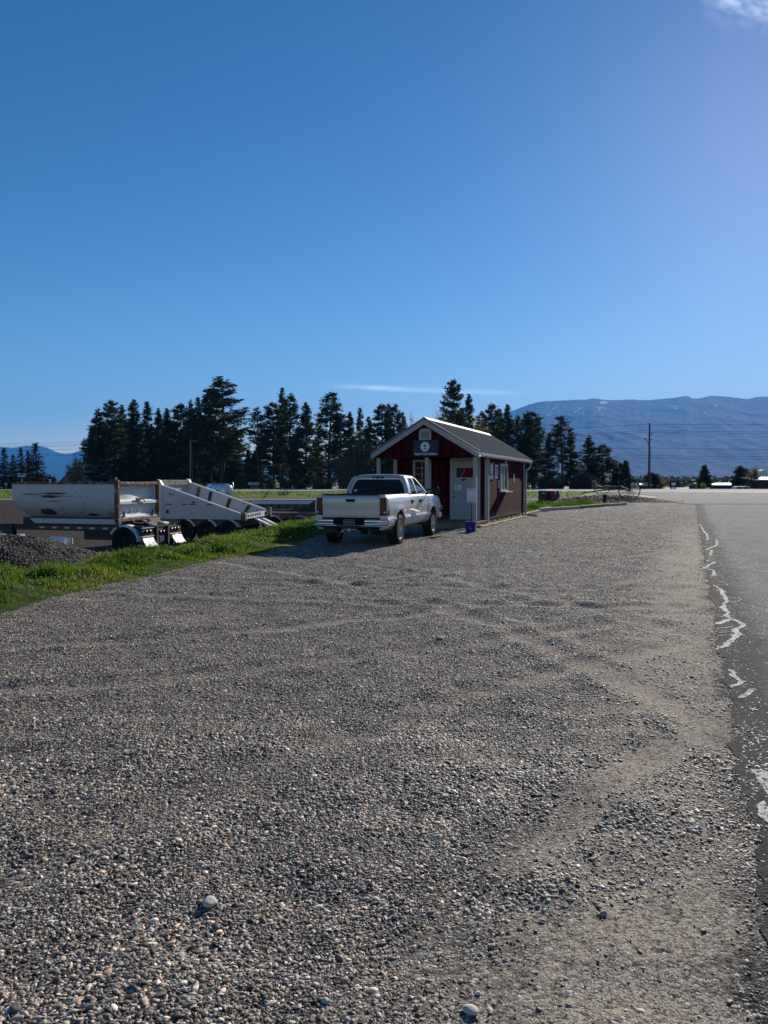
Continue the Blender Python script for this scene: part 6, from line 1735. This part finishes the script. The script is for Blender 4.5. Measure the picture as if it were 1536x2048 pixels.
bushy('pale_tree', 151, 916, 38, 165, M['bud_pale'], 'pale green young tree before the gable of the pale barn', 'tree', 6, 3200, .15, 80)
bushy('golden_tree', 1508, 933, 28, 172, M['bud_gold'], 'golden brown leafless tree left of the brown shed', 'tree', 7, 2600, .13, 90)
bushy('golden_tree', 1317, 951, 26, 200, M['bud_gold'], 'golden shrub right of the tall utility pole', 'tree', 8, 2200, .15, 60)
bushy('shrub', 1407, 965, 12, 164, M['bud'], 'small yellow shrub at the left end of the long white roof', 'shrub', 9, 500, .12, 20)
for k, (u, v, w, lab) in enumerate([(541,955,24,'olive shrub under the spindly pine'),(598,958,26,'dark bush behind the passing van'),(636,956,26,'green shrub left of the twiggy bush'),(655,962,20,'low pale green shrub at the highway edge'),(100,950,24,'brownish bush between the spruces and the barn'),(1085,955,34,'bare brown bush above the row of barrels'),(1112,958,30,'low dark scrub right of the row of barrels'),(1020,960,30,'pale scrub at the far corner of the building'),(480,948,30,'dark scrub at the foot of the tallest pine'),(570,950,30,'dark scrub below the bent pine'),(760,950,50,'dark scrub behind the porch posts')]):
    bushy('shrub', u, v, w, 164+k, M['shrub'], lab, 'shrub', 20+k, 1500, .14, 45, grp='shrubs along the far side of the highway')
bushy('brush_heap', 1162, 948, 44, 164, needle_mat('brown_twigs', (.02,.014,.01), (.045,.03,.024), (.08,.05,.04), .1), 'dark reddish brown heap of brush left of the hay rake', 'brush heap', 40, 5200, .17, 120)
bushy('brush_heap', 1108, 962, 26, 165, needle_mat('black_twigs', (.01,.01,.01), (.02,.02,.02), (.04,.04,.035), .1), 'low black heap of brush above the barrels', 'brush heap', 41, 2200, .17, 60)
# far wood as one mass
def far_wood():
    r = np.random.default_rng(9); V = []; T = []
    for k in range(900):
        u = r.uniform(1150, 1720) if k % 4 else r.uniform(-150, 1150); Y = r.uniform(420, 640); conif = r.random() < (.55 if Y > 520 else .2)
        v = r.uniform(956, 964) if not conif else r.uniform(952, 962)
        p = at(u, v, Y); hh = p.z+1.6; w = hh*(.22 if conif else .42); n = 40
        q = r.random(n); z = q*hh; rad = w*((1-q) if conif else np.sqrt(np.clip(1-(2*q-1)**2*.8, 0, 1)))
        a = r.uniform(0, 6.28, n); c = np.stack([p.x+rad*np.cos(a), Y+rad*np.sin(a), -1.6+z], -1)
        V.append(c[:,None,:] + r.normal(0,1,(n,3,3))*np.array([.9,.9,.8])); T.append(np.clip(np.full(n, (.12 if conif else r.uniform(.4,.95)))+r.normal(0,.08,n),0,1))
    V = np.concatenate(V).reshape(-1,3); T = np.repeat(np.concatenate(T), 3)
    o = tri_mesh('distant_wood', V, np.arange(len(V)).reshape(-1,3), needle_mat('far_wood_leaves', (.02,.035,.02), (.06,.07,.035), (.13,.12,.06), .2), {'tone': ('POINT', T)})
    tag(o, 'distant wood of bare and evergreen trees at the foot of the mountains', 'wood', kind='stuff')
far_wood()

# ================================================================ far buildings, vehicles, signs beyond the highway
GF = GB
def gable_house(name, u0, u1, veave, vridge, Y, depth, wallm, roofm, label, cat='building', ridge_along=True, windows=0):
    a, c = at(u0, veave, Y), at(u1, veave, Y); rz = at(u0, vridge, Y).z - GF; ez = a.z - GF; w = c.x-a.x
    e = empty(name, (a.x, Y, GF), 0, label, cat)
    b = MB()
    if ridge_along:
        b.box(0,w,0,depth,0,ez-.02); b.build('wall', wallm, e)
        b = MB(); b.prism([(-.5,ez),(depth/2,rz),(depth+.5,ez),(depth+.5,ez+.22),(depth/2,rz+.25),(-.5,ez+.22)], -.5, w+.5, 'yz'); b.build('roof', roofm, e)
    else:
        b.prism([(0,0),(w,0),(w,ez),(w/2,rz),(0,ez)], 0, depth, 'xz'); b.build('wall', wallm, e)
        b = MB(); b.prism([(-.5,ez-.25),(w/2,rz+.03),(w+.5,ez-.25),(w+.5,ez),(w/2,rz+.3),(-.5,ez)], -.4, depth+.4, 'xz'); b.build('roof', roofm, e)
    for k in range(windows):
        b = MB(); x = w*(k+.7)/(windows+.4); b.box(x-.5,x+.5,-.05,-.005,ez*.35,ez*.75); b.build('window', M['glass'], e)
    return e
M['barnwall'] = simple('pale_barn_wall', (.30,.32,.31), .8, dirt=(.15,.15,.14)); M['brownwall'] = siding('brown_shed_wall', (.07,.035,.03), .3)
M['palewall'] = simple('grey_wall', (.25,.26,.27), .8); M['darkwall'] = simple('dark_green_wall', (.05,.06,.055), .8); M['whiteroof'] = simple('white_roof', (.7,.7,.7), .6); M['darkroof'] = simple('dark_roof', (.05,.05,.055), .7)
gable_house('barn', 118, 205, 968, 921, 186, 14, M['barnwall'], M['whiteroof'], 'pale barn with a steep gable half hidden by the tall grove', 'barn', False, 1)
gable_house('warehouse', 205, 292, 952, 938, 210, 12, M['palewall'], M['whiteroof'], 'long pale building glimpsed through the lower trunks of the grove', 'building')
gable_house('long_building', 1404, 1472, 971.5, 968, 190, 8, M['darkwall'], M['whiteroof'], 'long low dark building with a bright white roof at the right', 'building', True, 3)
gable_house('brown_shed', 1512, 1590, 961, 956, 170, 12, M['brownwall'], M['whiteroof'], 'brown shed with a pale roof cut by the right edge', 'shed')
gable_house('low_shelter', 1281, 1300, 971.5, 968.5, 186, 6, M['darkwall'], M['whiteroof'], 'low dark shelter with a white roof left of the tall utility pole', 'shelter')
gable_house('grey_house', 1212, 1262, 968, 953, 200, 9, M['palewall'], M['darkroof'], 'grey house with a dark roof behind the hay rake', 'house', True, 2)
gable_house('kiosk', 500, 512, 969.5, 966.5, 176, 3, simple('teal_wall', (.10,.16,.17), .6), M['whiteroof'], 'small teal kiosk with a white canopy across the highway', 'kiosk')
def car(name, u0, u1, vtop, Y, col, label, cat, kind='suv'):
    a, c = at(u0, vtop, Y), at(u1, vtop, Y); L = c.x-a.x; h = max(1.35, min(2.2, a.z-GF)); z0 = a.z-h
    e = empty(name, (a.x, Y, z0), 0, label, cat, 'vehicles beyond the highway')
    pm = simple('paint_'+name+str(int(u0)), col, .3, .2, var=.04, coat=.5)
    pr_ = {'suv': [(0,.45),(0,.62),(.17,.68),(.27,.96),(.36,1),(.88,1),(.97,.7),(1,.62),(1,.3),(0,.3)], 'van': [(0,.3),(0,.62),(.03,.98),(.1,1),(.72,.98),(.88,.62),(1,.52),(1,.3)], 'sedan': [(0,.3),(0,.66),(.2,.7),(.35,.98),(.6,1),(.8,.7),(1,.62),(1,.3)], 'rv': [(0,.25),(0,.97),(.04,1),(.96,1),(1,.9),(1,.25)]}[kind]
    b = MB(); b.prism([(x*L, z*h) for x, z in pr_], 0, 1.8, 'xz'); b.build('body', pm, e)
    wz_ = {'suv': [(.25,.70),(.31,.93),(.86,.93),(.92,.70)], 'van': [(.06,.66),(.08,.92),(.68,.92),(.82,.66)], 'sedan': [(.27,.72),(.38,.94),(.58,.94),(.72,.72)], 'rv': [(.3,.55),(.3,.75),(.5,.75),(.5,.55)]}[kind]
    b = MB(); b.prism([(x*L, z*h) for x, z in wz_], -.01, 0.0, 'xz'); b.build('side_window', M['glass'], e)
    if kind == 'suv':
        b = MB(); b.box(.56*L,.59*L,-.02,-.011,.68*h,.94*h); b.build('pillar', pm, e)
    for x in (.2,.8):
        b = MB(); b.lathe([(0,-.12),(.2,-.12),(.33,-.1),(.33,.1),(0,.12)], 18, axis='y', M=Matrix.Translation((x*L,.12,.33))); b.build('wheel', M['rubber'], e)
car('van', 545, 573, 974.5, 172, (.35,.38,.42), 'grey passing van right of the teal kiosk, only its top above the highway', 'van', 'van')
car('car', 624, 648, 976.6, 174, (.5,.5,.5), 'pale low car roof behind the twiggy bush', 'car', 'sedan')
car('suv', 1461, 1503, 972.6, 166, (.62,.62,.62), 'white four door utility vehicle in front of the long white roof', 'car', 'suv')
car('car', 1414, 1424, 976, 164, (.7,.7,.7), 'small white car at the left part of the long dark building', 'car', 'sedan')
car('car', 1503, 1511, 977, 164, (.7,.7,.7), 'white car bonnet beside the brown shed', 'car', 'sedan')
car('camper', 1262, 1279, 966.5, 176, (.40,.44,.42), 'pale green grey camper left of the low dark shelter', 'camper', 'rv')
car('camper', 1242, 1256, 968, 182, (.55,.55,.52), 'cream camper seen through the right rake wheel', 'camper', 'rv')
car('tractor_trailer', 1183, 1194, 960.5, 166, (.12,.13,.1), 'dark cab with a pale roof behind the left rake wheel', 'truck', 'rv')
# signs
def post_sign(name, u, vbot, vtop, Y, label, shape, pw=.12):
    p = at(u, vbot, Y); q = at(u, vtop, Y); e = empty(name, (p.x, Y, GF), 0, label, 'sign'); h = q.z-GF
    b = MB(); b.box(-pw/2,pw/2,0,pw,0,h-.1); b.build('post', M['white_met'], e)
    shape(e, h); return e
def sh_oval(e, h):
    b = MB(); b.prism([(1.0*math.cos(a), h+.0+.62*math.sin(a)) for a in np.linspace(0, 2*math.pi, 24, endpoint=False)], -.06, .0, 'xz'); bo = b.build('board', simple('dark_sign_board', (.02,.022,.022), .6), e)
    text('lettering', 'ANGELT', .62, M['letter'], bo, (.05,-.065,h-.02), (math.pi/2,0,0), .005, sx=.78, bold=.012)
    b = MB(); P1, P2 = [], []
    for a in np.linspace(R(25), R(155), 14):
        P1.append((.98*math.cos(a), -.066, h+.60*math.sin(a))); P2.append((.82*math.cos(a), -.066, h+.46*math.sin(a)))
    b.grid([P1[:6], P2[:6]]); b.grid([P1[8:], P2[8:]]); b.build('scroll_lettering', M['letter'], bo)
post_sign('oval_sign', 44, 972, 952, 162, 'oval dark sign with white lettering on a white post before the spruces', sh_oval, .16)
def sh_small(e, h):
    b = MB(); b.bbox(-.28,.28,-.08,-.02,h-.15,h+.1,.01); b.build('board', M['white_met'], e)
post_sign('small_sign', 100.5, 972, 959.5, 162, 'small white topped post sign left of the barn', sh_small, .14)
post_sign('small_sign', 12, 976, 968, 162, 'little white marker post near the left edge', sh_small, .1)
def sh_price(e, h):
    b = MB(); b.bbox(-.65,.65,-.2,.0,h-3.2,h,.02); bo = b.build('board', M['black'], e)
    b = MB()
    for k, (z0, z1) in enumerate(((.3,.9),(1.25,1.8),(2.2,2.9))): b.box(-.42,.5,-.21,-.201,h-z1,h-z0)
    b.build('white_panel', M['letter'], bo)
post_sign('price_sign', 1346, 978, 962.5, 170, 'tall narrow dark sign with three white panels across the highway', sh_price, .3)
lt_ = empty('lookout_tower', (at(1524,946,240).x, 240, GF), 0, 'small open frame tower above the brown shed', 'tower')
hh_ = at(1524,941,240).z - GF
b = MB()
for x in (-.9,.9):
    for y in (-.9,.9): b.tube([(x*1.1,y*1.1,0),(x,y,hh_-1)], .12, 5)
for z in (.4,.6,.8): b.tube([(-1,-.9,hh_*z),(1,-.9,hh_*(z+.12))], .07, 4); b.tube([(1,-.9,hh_*z),(-1,-.9,hh_*(z+.12))], .07, 4)
b.build('frame', M['iron'], lt_)
b = MB(); b.prism([(-1.2,hh_-1),(1.2,hh_-1),(1.1,hh_-.2),(0,hh_+.3),(-1.1,hh_-.2)], -1.2, 1.2, 'xz'); b.build('cab', M['white_met'], lt_)

# ================================================================ mountains
from mathutils import noise as mno
def mountain(name, ridge, Y0, Y1, label, mat, seed, ncol=420, nrow=110):
    ridge = np.array(ridge, float); us = np.linspace(ridge[0,0], ridge[-1,0], ncol); r = np.random.default_rng(seed)
    vs = np.interp(us, ridge[:,0], ridge[:,1])
    k = np.array([1,2,3,2,1])/9; vs = np.convolve(np.pad(vs, 2, 'edge'), k, 'valid') + .45*lumpn(us*.12, us*0, 1.0, seed) + .25*lumpn(us*.5, us*0, 1.0, seed+2)
    V = np.zeros((ncol, nrow, 3))
    for i, (u, v) in enumerate(zip(us, vs)):
        top = at(u, v, Y1); dx = top.x/Y1
        for_t = np.linspace(0, 1, nrow); yy = Y0 + (Y1-Y0)*for_t
        xx = dx*yy
        rg_ = np.array([mno.ridged_multi_fractal(Vector((x_/1500+seed, y_/2600, 0)), .8, 2.2, 7, 1.0, 2.0) for x_, y_ in zip(xx, yy)])
        prof = for_t**1.25
        fall = np.sin(np.pi*for_t)
        zz = top.z*(prof + fall**.8*.045*(rg_-1.2))
        V[i,:,0], V[i,:,1], V[i,:,2] = xx, yy, np.where(for_t < .001, -40, zz)
    i = np.arange(ncol*nrow).reshape(ncol,nrow); F = np.stack([i[:-1,:-1],i[1:,:-1],i[1:,1:],i[:-1,1:]],-1).reshape(-1,4)
    # the far side falls away behind the ridge
    back = V[:, -1, :].copy(); back[:,1] += 2500; back[:,2] = -40; back[:,0] *= (Y1+2500)/Y1
    VV = np.concatenate([V.reshape(-1,3), back]); nb = ncol*nrow
    FB = np.stack([i[:-1,-1], i[1:,-1], nb+np.arange(1,ncol), nb+np.arange(ncol-1)], -1)
    o = tri_mesh(name, VV, np.concatenate([F, FB]), mat, smooth_=True)
    return tag(o, kind='structure')
def mountmat(name, snow):
    m, n, l, b = newmat(name); t = NT(m); p = t.pos()
    c = t.mix(t.noise(p, .0012, 8, .65), (.002,.004,.003), (.008,.012,.008))
    c = t.mix(t.math('MULTIPLY', t.sstep(t.noise(t.mapping(p,(1,.4,1.5)), .003, 8, .7), .52, .66), .5), c, (.016,.016,.012))
    if snow:
        f = None
        s = n.new('ShaderNodeSeparateXYZ'); l.new(p, s.inputs[0])
        hn = t.math('DIVIDE', s.outputs[0], s.outputs[1])       # bearing of the place on the range
        hz = t.math('DIVIDE', s.outputs[2], 1500.0)
        tex = t.noise(t.mapping(p, (1,.35,.6), (0,.5,0)), .006, 8, .75)
        def blob(u, v, du, dv, th, tilt=0):
            x0 = (u-768)/FPX; z0 = (963-v)*1.0
            zz = t.math('MULTIPLY', t.math('DIVIDE', s.outputs[2], s.outputs[1]), FPX)
            a = t.math('DIVIDE', t.math('SUBTRACT', t.math('SUBTRACT', hn, x0), t.math('MULTIPLY', t.math('SUBTRACT', zz, z0), tilt/FPX)), du/FPX); c_ = t.math('DIVIDE', t.math('SUBTRACT', zz, z0), dv)
            g = t.math('EXPONENT', t.math('MULTIPLY', t.math('ADD', t.math('POWER', a, 2.0), t.math('POWER', c_, 2.0)), -1.0))
            return t.sstep(t.math('ADD', g, t.math('MULTIPLY_ADD', tex, 1.5, -.75)), th, th+.12)
        for args in ((1205,806,14,6,.72), (1200,817,26,12,.93), (1107,817,1.6,7,.55,1.5), (1098,830,1.5,4,.55,1.5), (1155,820,2,14,.75,1.6), (1383,796,7,4,.62), (1408,826,2,2,.6), (1345,815,30,14,.97), (1428,812,8,8,.98), (1500,810,20,8,1.0)):
            q = blob(*args); f = q if f is None else t.math('MAXIMUM', f, q)
        c = t.mix(f, c, (.75,.78,.8))
    l.new(c, b.inputs['Base Color']); b.inputs['Roughness'].default_value = .95; b.inputs['Specular IOR Level'].default_value = .1
    l.new(t.bump(t.noise(p, .006, 8, .7), 1.0, 60), b.inputs['Normal'])
    return m
mountain('mountain', [(700,958),(820,925),(900,880),(950,850),(990,832),(1030,820),(1060,808),(1085,803),(1120,801),(1150,800),(1185,797),(1215,800),(1260,799),(1300,800),(1340,796),(1372,792),(1392,797),(1402,796),(1425,791),(1450,793),(1492,798),(1515,794),(1536,793),(1600,790),(1700,800),(1900,830)], 7000, 12500, '', mountmat('forested_mountain', True), 3)
mountain('far_hills', [(-500,905),(-200,900),(-60,893),(0,894),(22,896),(45,893),(70,891),(85,892),(102,899),(118,907),(138,908),(150,904),(172,898),(210,890),(260,886),(330,900),(420,915),(520,925),(640,930),(700,926),(760,935),(860,950),(1000,958)], 9000, 13000, '', mountmat('forested_hills', False), 8, 300, 70)

# ================================================================ haze
b = MB(); b.box(-15500, 15500, -400, 15800, -60, 1500)
hz_o = b.build('haze', [], fix=False)
m = bpy.data.materials.new('pale_air'); m.use_nodes = True; nn, ll = m.node_tree.nodes, m.node_tree.links; nn.clear()
out = nn.new('ShaderNodeOutputMaterial'); pv = nn.new('ShaderNodeVolumePrincipled')
pv.inputs['Color'].default_value = (.07,.39,1.0,1); pv.inputs['Density'].default_value = 7.2e-5; pv.inputs['Anisotropy'].default_value = .0
ll.new(pv.outputs[0], out.inputs['Volume']); hz_o.data.materials.append(m)
tag(hz_o, kind='stuff'); hz_o['label'] = 'thin blue air between the camera and the mountains'
m.cycles.homogeneous_volume = True

# ================================================================ lettering to mesh; pieces that stand apart become parts of their own
dg_ = bpy.context.evaluated_depsgraph_get()
for o in [q for q in bpy.data.objects if q.type == 'FONT']:
    me = bpy.data.meshes.new_from_object(o.evaluated_get(dg_)); nm = o.name
    n_ = bpy.data.objects.new('lettering', me); COL.objects.link(n_); n_.parent = o.parent
    n_.location = o.location; n_.rotation_euler = o.rotation_euler; n_.scale = o.scale
    bpy.data.objects.remove(o)
def split_apart(o, gap=.02):
    me = o.data; n = len(me.vertices); par = list(range(n))
    def fnd(a):
        while par[a] != a: par[a] = par[par[a]]; a = par[a]
        return a
    for p in me.polygons:
        vs = list(p.vertices)
        for a in vs[1:]: par[fnd(a)] = fnd(vs[0])
    co = np.array([v.co[:] for v in me.vertices]); root = np.array([fnd(i) for i in range(n)]); ids = list(dict.fromkeys(root))
    lo = {i: co[root == i].min(0)-gap/2 for i in ids}; hi = {i: co[root == i].max(0)+gap/2 for i in ids}
    grp = {i: i for i in ids}; ch = True
    while ch:
        ch = False
        for a in ids:
            for b_ in ids:
                if grp[a] != grp[b_] and np.all(lo[a] <= hi[b_]) and np.all(lo[b_] <= hi[a]):
                    t0, t1 = grp[a], grp[b_]
                    for k in ids:
                        if grp[k] == t1: grp[k] = t0
                    ch = True
    gs_ = list(dict.fromkeys(grp.values()))
    if len(gs_) < 2: return
    for gi in gs_:
        mb = MB(); vm = {}
        for p in me.polygons:
            if grp[root[p.vertices[0]]] != gi: continue
            f = []
            for a in p.vertices:
                if a not in vm: vm[a] = len(mb.v); mb.v.append(tuple(me.vertices[a].co))
                f.append(vm[a])
            mb.f.append(tuple(f)); mb.m.append(p.material_index); mb.sm.append(p.use_smooth)
        q = mb.build(o.name.split('.')[0], list(me.materials), o.parent, fix=False)
        q.location = o.location; q.rotation_euler = o.rotation_euler
        if o.get('label'): q['label'] = o['label']
    bpy.data.objects.remove(o)
SPL = {'side_print','painted_print','rear_corner','barge_board','roof_edge_trim','board_edge','cab_pillar','lamp_lens','reflector','light_bar_edge','corner_gusset','brace','tailgate_hinge','latch_hardware'}
for o in [q for q in bpy.data.objects if q.type == 'MESH' and q.name.split('.')[0] in SPL and not q.children]: split_apart(o)
